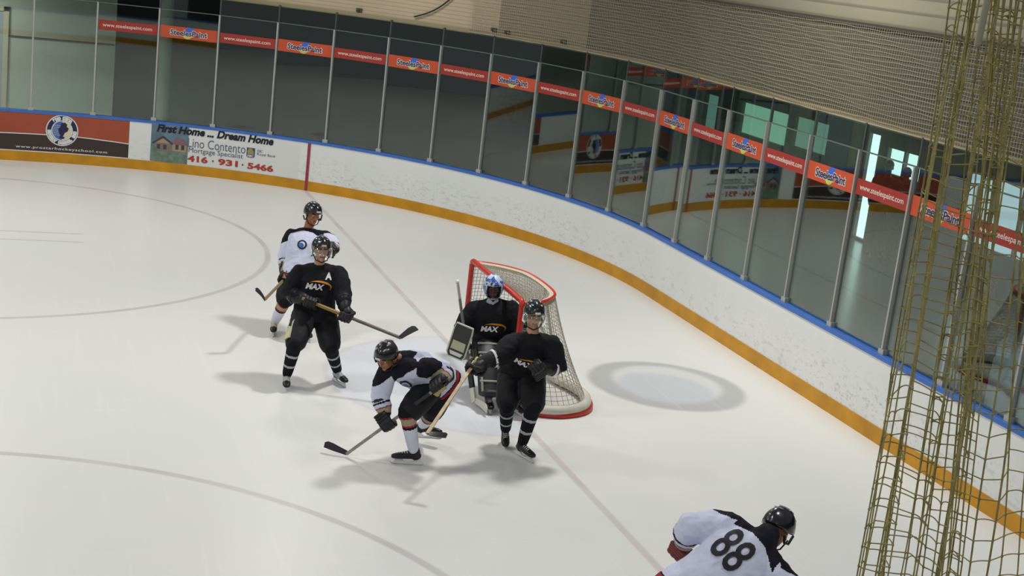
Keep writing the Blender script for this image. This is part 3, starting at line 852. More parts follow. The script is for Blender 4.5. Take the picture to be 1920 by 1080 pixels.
def helmet(H, parent, style='black', visor=False, mats=None):
    c = H(0, -.008, .035); rx, ry, rz = .106, .134, .128
    n, m = 32, 12; vo, vi = [], []
    for j in range(m+1):
        for i in range(n):
            th = 2*math.pi*i/n; cf = math.sin(th)   # +1 front
            cut = .015 + .030*max(0, cf)**2 - .075*(1-max(0, cf))*0.6 - .025*max(0, -cf)
            phm = math.acos(max(-1, min(1, cut/rz))); ph = phm*(j/m)**0.9
            k = 1 + .035*(abs(math.cos(th*2)) > .75)*(.25 < j/m < .8) + .02*(abs(math.cos(th)) < .22)*(j/m < .85)
            if j >= m-1: k += .02
            d = H.r*rx*math.sin(ph)*math.cos(th)+H.f*ry*math.sin(ph)*math.sin(th)
            vo.append(c + d*k + H.u*rz*math.cos(ph)*(1 + (k-1)*.6)); vi.append(c + d*.90 + H.u*rz*math.cos(ph)*.90)
    f = []
    for j in range(m):
        for i in range(n):
            a, b = j*n+i, j*n+(i+1) % n
            if j == 0: pass
            f.append((a, a+n, b+n, b)); f.append((len(vo)+b, len(vo)+b+n, len(vo)+a+n, len(vo)+a))
    for i in range(n):
        a, b = m*n+i, m*n+(i+1) % n; f.append((a, len(vo)+a, len(vo)+b, b))
    hm = MB(); hm.add((vo+vi, f)); hel = hm.obj('helmet', M_helm, parent, True)
    for s in (-1, 1):
        MB().add(tube([H(s*.100, .050, .02), H(s*.101, .045, -.045), H(s*.098, .0, -.062), H(s*.099, -.035, -.03)], [.009]*4, n=8)).obj('ear_guard', M_strap if s < 0 else M_strap, hel, True)
        for q in (-.02, .05):
            MB().add(ell(H(s*.045, q, .035+.128*math.sqrt(max(0, 1-(.045/.106)**2-((q+.008)/.134)**2))*1.005), (.012, .030, .004), H.ax, 10, 6)).obj('vent_glint', M_vent_glint, hel, True)
    for q in range(3):
        a_ = math.radians(38+22*q); MB().add(ell(c - H.f*.137*math.cos(a_) + H.u*.131*math.sin(a_), (.040-.006*q, .006, .006), (H.r, H.f, H.u), 10, 6)).obj('vent_glint', M_vent_glint, hel, True)
    MB().add(box(H(0, .127, .078), (.026, .004, .009), (H.r, (H.f+H.u*.0).normalized(), H.u))).obj('front_badge', M_gwhite, hel)
    MB().add(tube([H(-.094, .03, -.03), H(-.062, .055, -.095), H(0, .072, -.118), H(.062, .055, -.095), H(.094, .03, -.03)], [.006]*5, n=6)).obj('chin_strap', M_strap, hel, True)
    if visor:
        v, f = [], []; K = 16
        for k in range(K+1):
            a = math.radians(-78+156*k/K)
            for rr in (1.0, .975):
                v += [H(math.sin(a)*.118*rr, math.cos(a)*.148*rr-.005, .055), H(math.sin(a)*.124*rr, math.cos(a)*.156*rr-.005, -.060+.02*abs(math.sin(a))**3)]
        for k in range(K):
            a = 4*k; b = 4*k+4
            f += [(a, b, b+1, a+1), (a+2, a+3, b+3, b+2), (a, a+2, b+2, b), (a+1, b+1, b+3, a+3)]
        f += [(0, 1, 3, 2), (4*K, 4*K+2, 4*K+3, 4*K+1)]
        mb = MB(); mb.add((v, f)); mb.obj('visor', M_visor, hel, True)
    return hel

def glove(c, wrist, axis, parent, mats, scale=1.0, flip=1):
    """hockey glove closed around a shaft through c along axis; wrist is where the forearm comes from"""
    c = V(c); s = V(axis).normalized(); w = V(wrist)-c; L = w.length; fw = w.normalized()
    wo = w - s*w.dot(s)
    if wo.length < .03: wo = s.orthogonal()
    wo.normalize(); n = s.cross(wo)*flip; k = scale
    parts = [ell(c+wo*.060*k+n*.012, (.056*k, .034*k, .046*k), (s, n, wo), 14, 10), tube([c+wo*.045*k, c+fw*.13*k], [.042*k, .046*k], n=12)]
    for i in range(4):
        o = c + s*(i-1.5)*.028*k; ln = (1.0, 1.08, 1.04, .9)[i]
        pts = [o+wo*.042*k+n*.034*k, o+wo*.004+n*.046*k*ln, o-wo*.036*k*ln+n*.028*k, o-wo*.040*k*ln-n*.012*k, o-wo*.012*k-n*.036*k]
        parts.append(tube(pts, [.017*k, .0165*k, .016*k, .015*k, .013*k], n=8))
    parts.append(tube([c+wo*.066*k+s*.040*k, c+wo*.046*k+s*.058*k-n*.022*k, c+wo*.010*k+s*.052*k-n*.042*k, c-wo*.016*k+s*.036*k-n*.042*k], [.019*k, .019*k, .017*k, .014*k], n=8))
    me = fuse(parts, 0.007, 2)
    def fn(p, nn):
        d = p-c; return 1 if (d.dot(n) < -.012 and d.dot(wo) < .075) else 0
    g = obj('glove', me, [mats[0], mats[1]], parent, True); paint(me, fn)
    # padded cuff with a pale band
    a = c+fw*.09*k; b = c+fw*(.20)*k; sd = n
    MB().add(tube([a, a.lerp(b, .5), b], [(.056*k, .050*k), (.064*k, .058*k), (.074*k, .068*k)], sd, n=16)).obj('cuff', mats[0], g, True)
    MB().add(tube([a.lerp(b, .80), a.lerp(b, .96)], [(.0735*k, .0675*k), (.0775*k, .0715*k)], sd, n=16, round_caps=False)).obj('cuff_band', mats[2], g, True)
    for i in range(3):
        o = c + wo*(.045+.022*i)*k + n*.046*k
        MB().add(tube([o-s*.044*k, o+s*.044*k], [.013*k]*2, n=8)).obj('back_pad', mats[0], g, True)
    return g

def skate(an, toe, shin, parent, bootm, toem, lean=(0, 0, 1), lace=M_lace):
    """an ankle; toe direction; shin direction up the leg"""
    an = V(an); u = V(lean).normalized(); t = V(toe); t = (t-u*t.dot(u)).normalized(); r = t.cross(u); sh = V(shin).normalized()
    P = lambda a, b, c: an + t*a + r*b + u*c
    parts = [tube([an+sh*.115, an+sh*.05, P(-.012, 0, -.01), P(-.02, 0, -.045)], [(.050, .058), (.047, .055), (.043, .052), (.038, .046)], r, n=14),
             tube([P(-.045, 0, -.035), P(.03, 0, -.030), P(.10, 0, -.040), P(.165, 0, -.048), P(.195, 0, -.052)], [(.036, .030), (.040, .042), (.045, .034), (.044, .028), (.036, .022)], r, n=14)]
    me = fuse(parts, 0.008, 2)
    sk = obj('skate', me, [bootm, toem], parent, True)
    def fn(p, n):
        d = p-an; a = d.dot(t); c = d.dot(u)
        return 1 if (a > .125 or c < -.055 or a < -.04) else 0
    paint(me, fn)
    hol = MB()
    pl = [(-.060, -.066), (.180, -.070), (.165, -.084), (.135, -.108), (.195, -.112), (.195, -.118), (-.085, -.118), (-.085, -.110), (-.010, -.106), (-.045, -.084)]
    hol.add(prism([(.09, -.064), (.185, -.068), (.175, -.085), (.20, -.112), (.20, -.119), (-.095, -.119), (-.095, -.112), (-.065, -.085), (-.065, -.062), (.0, -.062), (-.01, -.085), (.02, -.104), (.085, -.104), (.105, -.085)], an, t, u, r, .009))
    hol.obj('blade_holder', M_white, sk)
    MB().add(prism([(-.10, -.117), (.205, -.117), (.215, -.108), (.222, -.112), (.205, -.127), (.18, -.130), (-.085, -.130), (-.10, -.126)], an, t, u, r, .0022)).obj('blade', M_steel, sk)
    lc = MB()
    for q in range(5):
        a = .02+.022*q; h = .012-.006*q
        lc.add(tube([P(a, -.024, h-.006), P(a+.008, 0, h+.006), P(a+.016, .024, h-.006)], [.004]*3, n=6))
    lc.obj('laces', lace, sk, True)
    return sk

def limb_t(p, a, b):
    ab = b-a; return max(0.0, min(1.0, (p-a).dot(ab)/ab.length_squared)), 0
def seg(p, a, b):
    ab = b-a; t = max(0.0, min(1.0, (p-a).dot(ab)/ab.length_squared)); return t, (p-(a+ab*t)).length

def stick(name, butt, heel, toe, label, shaft_m, grip_m, blade_m, paddle=0.0, low_m=None, knob=None):
    butt, heel, toe = V(butt), V(heel), V(toe); d = (heel-butt).normalized(); L = (heel-butt).length
    bl = toe-heel; side = d.cross(bl).normalized(); w = side.cross(d)
    mb = MB(); root = empty(name, heel, label, 'hockey stick')
    end = heel if not paddle else heel - d*paddle
    MB().add(box(butt.lerp(end, .5), (.0105, .015, (end-butt).length/2), (side, w, d))).obj('shaft', shaft_m, root)
    gl = L*.16
    MB().add(tube([butt, butt+d*.03, butt+d*.034, butt+d*gl], [.021, .021, .0165, .0165], n=10, round_caps=False)).obj('grip_tape', grip_m, root, True)
    if low_m:
        a, b = butt.lerp(heel, low_m[1]), butt.lerp(heel, low_m[2])
        MB().add(box(a.lerp(b, .5), (.0115, .016, (b-a).length/2), (side, w, d))).obj('shaft_print', low_m[0], root)
    if paddle:
        p = MB(); p.add(prism([(-.015, -paddle-.03), (.015, -paddle-.03), (.045, -paddle+.04), (.045, 0), (-.045, .02), (-.045, -paddle+.04)], heel, w, d, side, .012)); p.obj('paddle', blade_m, root)
        q = MB(); q.add(prism([(-.0455, -paddle*.85), (.0455, -paddle*.85), (.0455, -paddle*.35), (-.0455, -paddle*.35)], heel, w, d, side, .0128)); q.obj('paddle_print', M_strap, root)
    # curved blade, taller at the toe
    bu = bl.normalized(); K = 8; hgt = .072 if not paddle else .088
    bn = side; bh = bn.cross(bu).normalized()
    if bh.dot(d) > 0: bh = -bh
    v, f = [], []
    for k in range(K+1):
        t = k/K; cv = .030*t*t; c = heel + bl*t + bn*cv
        h = hgt*(.62+.38*min(1, t*1.6))*(1 if k < K else .72); th = .0045
        for a, b in ((0, -th), (1, -th), (1, th), (0, th)):
            v.append(c + bh*(a*h-.012) + bn*b)
    for k in range(K):
        for q in range(4):
            q2 = (q+1) % 4; f.append((4*k+q, 4*k+q2, 4*k+4+q2, 4*k+4+q))
    f += [(0, 3, 2, 1), (4*K, 4*K+1, 4*K+2, 4*K+3)]
    mb = MB(); mb.add((v, f)); mb.obj('blade', blade_m, root)
    return root

def jersey_text(s, jbvh, o, r, u, nrm, w, h, parent, m, name, off=.006, shear=0.0, bold=.03, spacing=1.0):
    v, f = text2d(s, 1.0, bold=bold, shear=shear, sub=.12, spacing=spacing)
    v = fit(v, w, h); drape([(x-w/2, y-h/2) for x, y in v], f, jbvh, o, r, u, nrm, parent, m, name, off)
def drape(v2, f, jbvh, o, r, u, nrm, parent, m, name, off=.006):
    out = []
    for x, y in v2:
        p = o + r*x + u*y
        hit = jbvh.ray_cast(p+nrm*.5, -nrm, 1.0)
        q = hit[0] if hit[0] is not None else p
        out.append(q + nrm*off)
    mb = MB(); mb.add((out, f)); mb.obj(name, m, parent)
def arc2d(cx, cy, rx, ry, w, a0, a1, n=24):
    v, f = [], []
    for i in range(n+1):
        a = math.radians(a0+(a1-a0)*i/n); k = w*math.sin(math.pi*(i+.4)/(n+.8))
        v += [(cx+(rx-k)*math.cos(a), cy+(ry-k)*math.sin(a)), (cx+rx*math.cos(a), cy+ry*math.sin(a))]
    for i in range(n): f.append((2*i, 2*i+1, 2*i+3, 2*i+2))
    return v, f

def skater(J, label, team, look, toes, stick_axis=None, hand_axes=None, back=False, skin_m=None, visor=False, boot=None, bulk=1.0, number=None,
           captain=None, goalie=False, leans=((0,0,1),(0,0,1)), glove_m=None, seed=0.0, crest=True, group=None, headu=None, flips=(1, 1), logo_at=(0, .58)):
    J = {k: V(v) for k, v in J.items()}
    base = (J['anA']+J['anB'])/2 if 'anA' in J else J['pel'].copy()
    root = empty('person', (base.x, base.y, 0), label, 'person', group)
    pel, neck = J['pel'], J['neck']
    up = (neck-pel).normalized(); rt = J['shB']-J['shA']; rt = (rt-up*rt.dot(up)).normalized()
    fr = rt.cross(up)
    if back: fr = -fr
    look = V(look).normalized()
    H = Frame(J['head'], look, V(headu) if headu else (V(0,0,1)*.8+up*.4))
    b = bulk
    # body: one continuous surface under the clothes
    bp = head_parts(H, neck)
    bp += [tube([pel-up*.06, pel.lerp(neck, .35), pel.lerp(neck, .75), neck-up*.03], [(.155, .11), (.14, .10), (.17, .11), (.09, .08)], rt, n=16)]
    for s in 'AB':
        bp.append(tube([J['sh'+s], J['el'+s], J['ha'+s].lerp(J['el'+s], .28)], [.058, .045, .032], n=10))
        bp.append(ell(J['ha'+s].lerp(J['el'+s], .12), (.03, .03, .03)))
        bp.append(tube([pel, J['hip'+s], J['kn'+s], J['an'+s]], [.10, .088, .060, .042], n=10))
    me = fuse(bp, 0.0105, 2)
    body = obj('body', me, [skin_m, M_lip, M_brow], root, True); paint(me, face_paint(H))
    eyes(H, root)
    # jersey
    sh_m = J['shA'].lerp(J['shB'], .5)
    hem = pel - up*.13
    tor = [(hem, (.235, .165)), (pel, (.225, .16)), (pel.lerp(neck, .35), (.205, .155)), (pel.lerp(neck, .68), (.215, .160)), (pel.lerp(neck, .86), (.185, .125)), (neck-up*.01, (.098, .090)), (neck+up*.025, (.080, .076))]
    if back: tor.append((neck+(H.o-neck)*.42+H.u*.0, (.078, .078)))
    jp = [tube([p for p, r in tor], [(r[0]*b, r[1]*b) for p, r in tor], rt, n=24, round_caps=False)]
    jp.append(tube([J['shA']-up*.03, sh_m, J['shB']-up*.03], [.088*b, .105*b, .088*b], n=14))
    for s in 'AB':
        cuff = J['el'+s].lerp(J['ha'+s], .44)
        jp.append(tube([J['sh'+s]-up*.03, J['sh'+s].lerp(J['el'+s], .5), J['el'+s], J['el'+s].lerp(J['ha'+s], .22), cuff], [.100*b, .104*b, .096*b, .086*b, .076*b], n=14))
    if goalie: jp.append(ell(pel.lerp(neck, .62)+fr*.07, (.24, .15, .27), (rt, fr, up), 18, 12))
    me = fuse(jp, 0.008 if back else 0.010, 7 if back else 5)
    wrinkle(me, .014, 7.0, seed); wrinkle(me, .005, 17.0, seed+3)
    L = (neck-pel).length
    def zone(c, n):
        t, d = seg(c, pel, neck)
        best = ('T', t, d-.14, n)
        for s in 'AB':
            t, d = seg(c, J['sh'+s], J['el'+s])
            if d-.03 < best[2]: best = ('U', t, d-.03, (c-J['sh'+s].lerp(J['el'+s], t)).normalized())
            t, d = seg(c, J['el'+s], J['ha'+s])
            if d-.03 < best[2]: best = ('F', t, d-.03, n)
        return best
    if team == 'white':
        jm = [M_jwhite, M_jnavy, M_jred, M_tan]
        def fn(c, n):
            k, t, d, rad = zone(c, n)
            lat = abs((c-pel).dot(rt)); h = (c-pel).dot(up)/L
            if k == 'U':
                sd = 1 if (c-pel).dot(rt) > 0 else -1
                o = (up + rt*sd).normalized()
                return 1 if t < .25 + .34*rad.dot(o) - .40*max(0.0, rad.dot(-fr)) else 0
            if k == 'F':
                if .18 < t < .25: return 1
                if t > .42: return 3
                if t > .38: return 2
                return 0
            if h + lat*.80 > 1.03 or h > .98: return 1
            if h < -.20: return 1
            if h < -.14: return 2
            if h < -.115: return 1
            return 0
    else:
        jm = [M_jblack]
        fn = lambda c, n: 0
    jer = obj('jersey', me, jm, root, True); paint(me, fn)
    bvh = BVHTree.FromPolygons([v.co.copy() for v in me.vertices], [tuple(p.vertices) for p in me.polygons])
    if team == 'black':
        o = pel + up*L*logo_at[1] + rt*logo_at[0]
        jersey_text('MAX', bvh, o-rt*.02, rt, up, fr, .205, .066, jer, M_logo, 'team_name', shear=.25, bold=.045)
        v, f = arc2d(.030, .008, .130, .062, .022, -35, 150)
        drape(v, f, bvh, o, rt, up, fr, jer, M_orange, 'orange_swoosh')
    elif crest and not back:
        o = pel + up*L*.62 + rt*logo_at[0]
        v, f = [(0, 0)]+[(.058*math.cos(q*math.pi/12), .058*math.sin(q*math.pi/12)) for q in range(24)], [(0, 1+q, 1+(q+1) % 24) for q in range(24)]
        drape(v, f, bvh, o, rt, up, fr, jer, M_num, 'round_crest', .005)
        v2 = [(x*.72, y*.72) for x, y in v]; drape(v2, f, bvh, o, rt, up, fr, jer, A_blue, 'crest_disc', .008)
        v3, f3 = arc2d(0, 0, .035, .035, .018, -60, 160, 14); drape(v3, f3, bvh, o, rt, up, fr, jer, M_logo, 'crest_mark', .011)
    if captain:
        jersey_text(captain, bvh, pel+up*L*.86+rt*.115, rt, up, fr, .072, .082, jer, M_logo, 'letter_patch', bold=.05)
    if number:
        jersey_text(number, bvh, pel+up*L*.68-rt*.045, rt, up, -fr, .235, .25, jer, M_num, 'back_number', bold=.012, off=.008)
    # collar
    MB().add(tube([neck+up*.005, neck+up*.035], [(.084, .080), (.076, .072)], rt, n=18, round_caps=False)).obj('collar', M_jnavy if team == 'white' else M_jblack, jer, True)
    # pants
    pp = [tube([pel+up*.06, pel-up*.02], [(.19, .135), (.20, .145)], rt, n=18)]
    for s in 'AB':
        h, k = J['hip'+s], J['kn'+s]
        pp.append(tube([h, h.lerp(k, .5), h.lerp(k, .86)], [.138, .134, .120], n=14))
        pp.append(tube([pel, h], [.13, .13], n=12))
    me = fuse(pp, 0.012, 4); wrinkle(me, .007, 8.0, seed+9)
    pants = obj('hockey_pants', me, M_pants, root, True)
    for q, s in enumerate('AB'):
        h, k, a = J['hip'+s], J['kn'+s], J['an'+s]
        sd = (rt if (s == 'B') else -rt)
        if team == 'black' and not goalie and captain and s == 'A':
            d = (k-h).normalized(); o = sd-d*sd.dot(d); o.normalize(); o = (o*.66+fr*.75).normalized()
            MB().add(prism([(-.045, .02), (.045, .02), (.05, .20), (.045, .34), (-.045, .34), (-.05, .2)], h+o*.143, o.cross(d), d, o, .018)).obj('thigh_panel', M_cream, pants)
        shin = (a-k); sl = shin.length
        fwd = V(toes[q]); fwd.normalize()
        top = k + (h-k).normalized()*.05
        me = fuse([tube([top, k, k.lerp(a, .30), k.lerp(a, .7), k.lerp(a, .92)], [.078, .082, .072, .062, .054], n=16), ell(k+fwd*.02, (.07, .07, .085))], 0.009, 3)
        if team == 'white':
            sm = [M_swhite, M_sblack, M_jred, M_tan]
            def sf(c, n, k=k, a=a):
                t = (c-k).dot(a-k)/(a-k).length_squared
                if t < .02: return 1
                if t < .07: return 2
                if t < .24: return 3
                if t < .29: return 2
                if t < .35: return 1
                return 0
        else:
            sm = [M_sblack, M_sgrey]
            def sf(c, n, k=k, a=a):
                t = (c-k).dot(a-k)/(a-k).length_squared
                return 1 if (.26 < t < .33 or .60 < t < .67) else 0
        so = obj('sock', me, sm, root, True); paint(me, sf)
        bt = boot or (M_boot, M_boot)
        skate(a, fwd, k-a, root, bt[0], bt[1], leans[q], M_lace)
    gm = glove_m or (M_glove, M_glove, M_gwhite)
    for q, s in enumerate('AB'):
        if goalie: break
        ax = hand_axes[q] if hand_axes else stick_axis
        glove(J['ha'+s], J['el'+s], ax, root, gm, 1.24, flips[q])
    if not goalie: helmet(H, root, visor=visor)
    return root, H, J, rt, up, fr

# --- standing player with the letter A
P2 = dict(pel=(-2.045,0.037,0.800), neck=(-2.019,0.102,1.250), head=(-2.021,0.057,1.459), shA=(-2.220,0.143,1.202), shB=(-1.812,0.061,1.226), elA=(-2.329,0.047,0.970), haA=(-2.137,-0.197,0.946), elB=(-1.776,-0.116,1.020), haB=(-1.784,-0.371,0.849), hipA=(-2.160,-0.011,0.722), hipB=(-1.916,0.024,0.718), knA=(-2.309,-0.359,0.499), knB=(-1.900,-0.300,0.466), anA=(-2.347,-0.267,0.130), anB=(-1.751,-0.078,0.130))
a, b = V(P2['haA']), V(P2['haB']); ax = (b-a).normalized()
skater(P2, 'player in black jersey with letter A standing upright, stick held across', 'black', (0.02, -1, .03), ((-.15, -.98, 0), (.30, -.95, 0)), ax, skin_m=skin('fair_skin', SK_FAIR), visor=True,
       boot=(M_bootgrey, M_boot), captain='A', bulk=1.03, glove_m=(M_glove, M_glove, M_glove), seed=1.0, flips=(-1, -1))
stick('hockey_stick', (-2.225, -0.153, 0.97), (-1.222, -0.649, 0.695), (-1.087, -0.819, 0.865), 'stick held level across the upright player with letter A, black blade raised',
      mat('stick_dark_grey', rgb(92, 84, 76), .4, vary=.4, vscale=22), mat('stick_tan_grip', rgb(140, 118, 66), .6), M_black, low_m=(mat('stick_tan_band', rgb(150, 122, 70), .5), .16, .44))
# --- white player behind him
P1 = dict(pel=(-1.894,1.815,0.80), neck=(-1.811,1.954,1.265), head=(-1.773,1.932,1.478), shA=(-1.978,2.049,1.199), shB=(-1.601,1.971,1.215), elA=(-2.044,2.004,0.923), haA=(-2.079,1.801,0.690), elB=(-1.534,1.733,1.142), haB=(-1.605,1.436,1.141), hipA=(-1.967,1.902,0.723), hipB=(-1.807,1.713,0.763), knA=(-2.092,1.610,0.460), knB=(-1.853,1.414,0.428), anA=(-2.148,1.853,0.130), anB=(-1.796,1.650,0.130))
sa = V(-2.456, 0.872, 0.673)-V(P1['haA'])
skater(P1, 'player in white jersey half hidden behind the black player with letter A', 'white', (.30, -.93, -.12), ((-.20, -.98, 0), (.1, -.99, 0)), None, hand_axes=(sa.normalized(), V(.5, .2, .8)), skin_m=skin('brown_skin', SK_TAN),
       boot=(M_gold, M_boot), seed=2.0, logo_at=(-.03, .62), flips=(-1, 1))
stick('hockey_stick', (-1.947, 2.127, 0.696), (-2.456, 0.872, 0.673), (-2.548, 0.807, 0.807), 'tan-shafted stick with dark upturned blade held by the rear white player',
      mat('stick_tan_shaft', rgb(150, 130, 96), .5), M_strap, mat('blade_brown_black', rgb(46, 34, 40), .5))
# --- white player bending with the puck side stick
P3 = dict(pel=(-1.285,-2.257,0.726), neck=(-1.690,-2.392,0.990), head=(-1.852,-2.501,1.040), shA=(-1.841,-2.440,0.882), shB=(-1.481,-2.529,0.965), elA=(-1.851,-2.420,0.617), elB=(-1.243,-2.480,0.906), hipA=(-1.363,-2.344,0.689), hipB=(-1.181,-2.194,0.674), knA=(-1.624,-2.606,0.520), knB=(-1.300,-2.300,0.415), anA=(-1.514,-2.584,0.130), anB=(-1.273,-1.965,0.180), haA=(-1.780,-2.532,0.396), haB=(-1.387,-2.729,0.827))
ax3 = (V(-2.113, -2.364, 0.03)-V(P3['haB'])).normalized()
skater(P3, 'player in white jersey bending low with stick blade on the ice', 'white', (-.64, -.62, -.46), ((-.98, .18, 0), (.75, -.66, 0)), ax3, skin_m=skin('tan_skin', SK_TAN), seed=3.0,
       leans=((0, 0, 1), (.1, .35, .93)), glove_m=(M_glove, M_palm, M_glove), headu=(-.25, -.2, 1), flips=(-1, -1), logo_at=(-.11, .62))
stick('hockey_stick', (-1.308, -2.769, 0.913), (-2.113, -2.364, 0.03), (-2.321, -2.255, 0.06), 'silver-shafted stick with dark blade flat on the ice, held by the bending player',
      mat('stick_silver', rgb(158, 154, 146), .35, .5, vary=.2, vscale=18), M_strap, mat('blade_violet_black', rgb(44, 36, 50), .5), low_m=(mat('stick_black_print', rgb(40, 40, 44), .4), .18, .48))
# --- black player skating forward
P5 = dict(pel=(-0.316,-2.023,0.780), neck=(-0.317,-2.234,1.193), head=(-0.347,-2.250,1.413), shA=(-0.474,-2.129,1.126), shB=(-0.154,-2.346,1.175), elA=(-0.656,-2.285,1.005), haA=(-0.946,-2.337,0.919), elB=(-0.069,-2.360,0.918), haB=(-0.354,-2.485,0.964), hipA=(-0.395,-1.940,0.704), hipB=(-0.225,-2.100,0.737), knA=(-0.505,-2.232,0.479), knB=(-0.320,-2.475,0.546), anA=(-0.408,-2.006,0.140), anB=(-0.356,-2.383,0.130))
sa = (V(-1.595, -3.215, 0.546)-V(P5['haA'])).normalized()
skater(P5, 'player in black jersey striding in front of the goaltender', 'black', (-.08, -.98, -.14), ((-.25, -.97, 0), (.30, -.95, 0)), None, hand_axes=(sa, V(.7, .1, .5)), skin_m=skin('pale_skin', SK_FAIR), visor=True, seed=5.0,
       leans=((-.05, -.22, .97), (0, 0, 1)), flips=(-1, -1), glove_m=(M_glove, M_glove, M_logo), logo_at=(.02, .50))
stick('hockey_stick', (-0.868, -2.232, 0.964), (-1.595, -3.215, 0.546), (-1.44, -3.298, 0.52), 'pale wooden stick pointing at the viewer from the striding black player',
      mat('stick_pale_wood', rgb(196, 168, 122), .5, vary=.3, vscale=14), mat('stick_yellow_tape', rgb(196, 184, 96), .6), M_black)
# --- number 88
P6 = dict(pel=(-0.861,-7.193,0.870), neck=(-0.451,-7.231,1.265), head=(-0.277,-7.111,1.283), shA=(-0.578,-7.058,1.300), shB=(-0.380,-7.354,1.124), elA=(-0.818,-6.903,1.223), haA=(-0.761,-6.727,0.972), elB=(-0.285,-7.493,0.908), haB=(-0.284,-7.447,0.598), hipA=(-0.885,-7.100,0.778), hipB=(-0.797,-7.311,0.802), knA=(-0.713,-7.092,0.424), knB=(-0.634,-7.402,0.444), anA=(-1.03,-6.98,.13), anB=(-.92,-7.50,.13))
skater(P6, 'player in white jersey number 88 bending over in the bottom right corner', 'white', (.72, .30, -.75), ((.8, .6, 0), (.9, .3, 0)), None, hand_axes=(V(.45, -.65, -.4), V(.5, -.5, -.6)), skin_m=skin('light_brown_skin', SK_TAN), back=True, bulk=1.12,
       number='88', seed=6.0, glove_m=(mat('red_glove_leather', rgb(112, 34, 40), .5), M_glove, M_glove), headu=(.5, .3, 1))
# --- goaltender
P4 = dict(pel=(-0.056,-0.315,0.540), neck=(-0.116,-0.338,1.011), head=(-0.156,-0.390,1.225), shA=(-0.317,-0.296,0.968), shB=(0.078,-0.418,1.014), elA=(-0.433,-0.300,0.716), elB=(0.187,-0.528,0.751), haB=(0.082,-0.781,0.603), hipA=(-0.142,-0.238,0.448), hipB=(0.041,-0.387,0.463), knA=(-0.22,-0.64,0.43), knB=(0.03,-0.78,0.45), haA=(-0.468,-0.584,0.642), anA=(-0.257,-0.948,0.130), anB=(0.032,-1.119,0.130))
gr, GH, GJ, grt, gup, gfr = skater(P4, 'goaltender in black jersey and blue-and-white mask crouching before the goal', 'black', (-.22, -.96, -.10), ((-.15, -.98, 0), (.25, -.96, 0)), V(0, 0, 1), skin_m=skin('goalie_skin', SK_DARK),
       goalie=True, bulk=1.08, seed=4.0, logo_at=(-.02, .56))
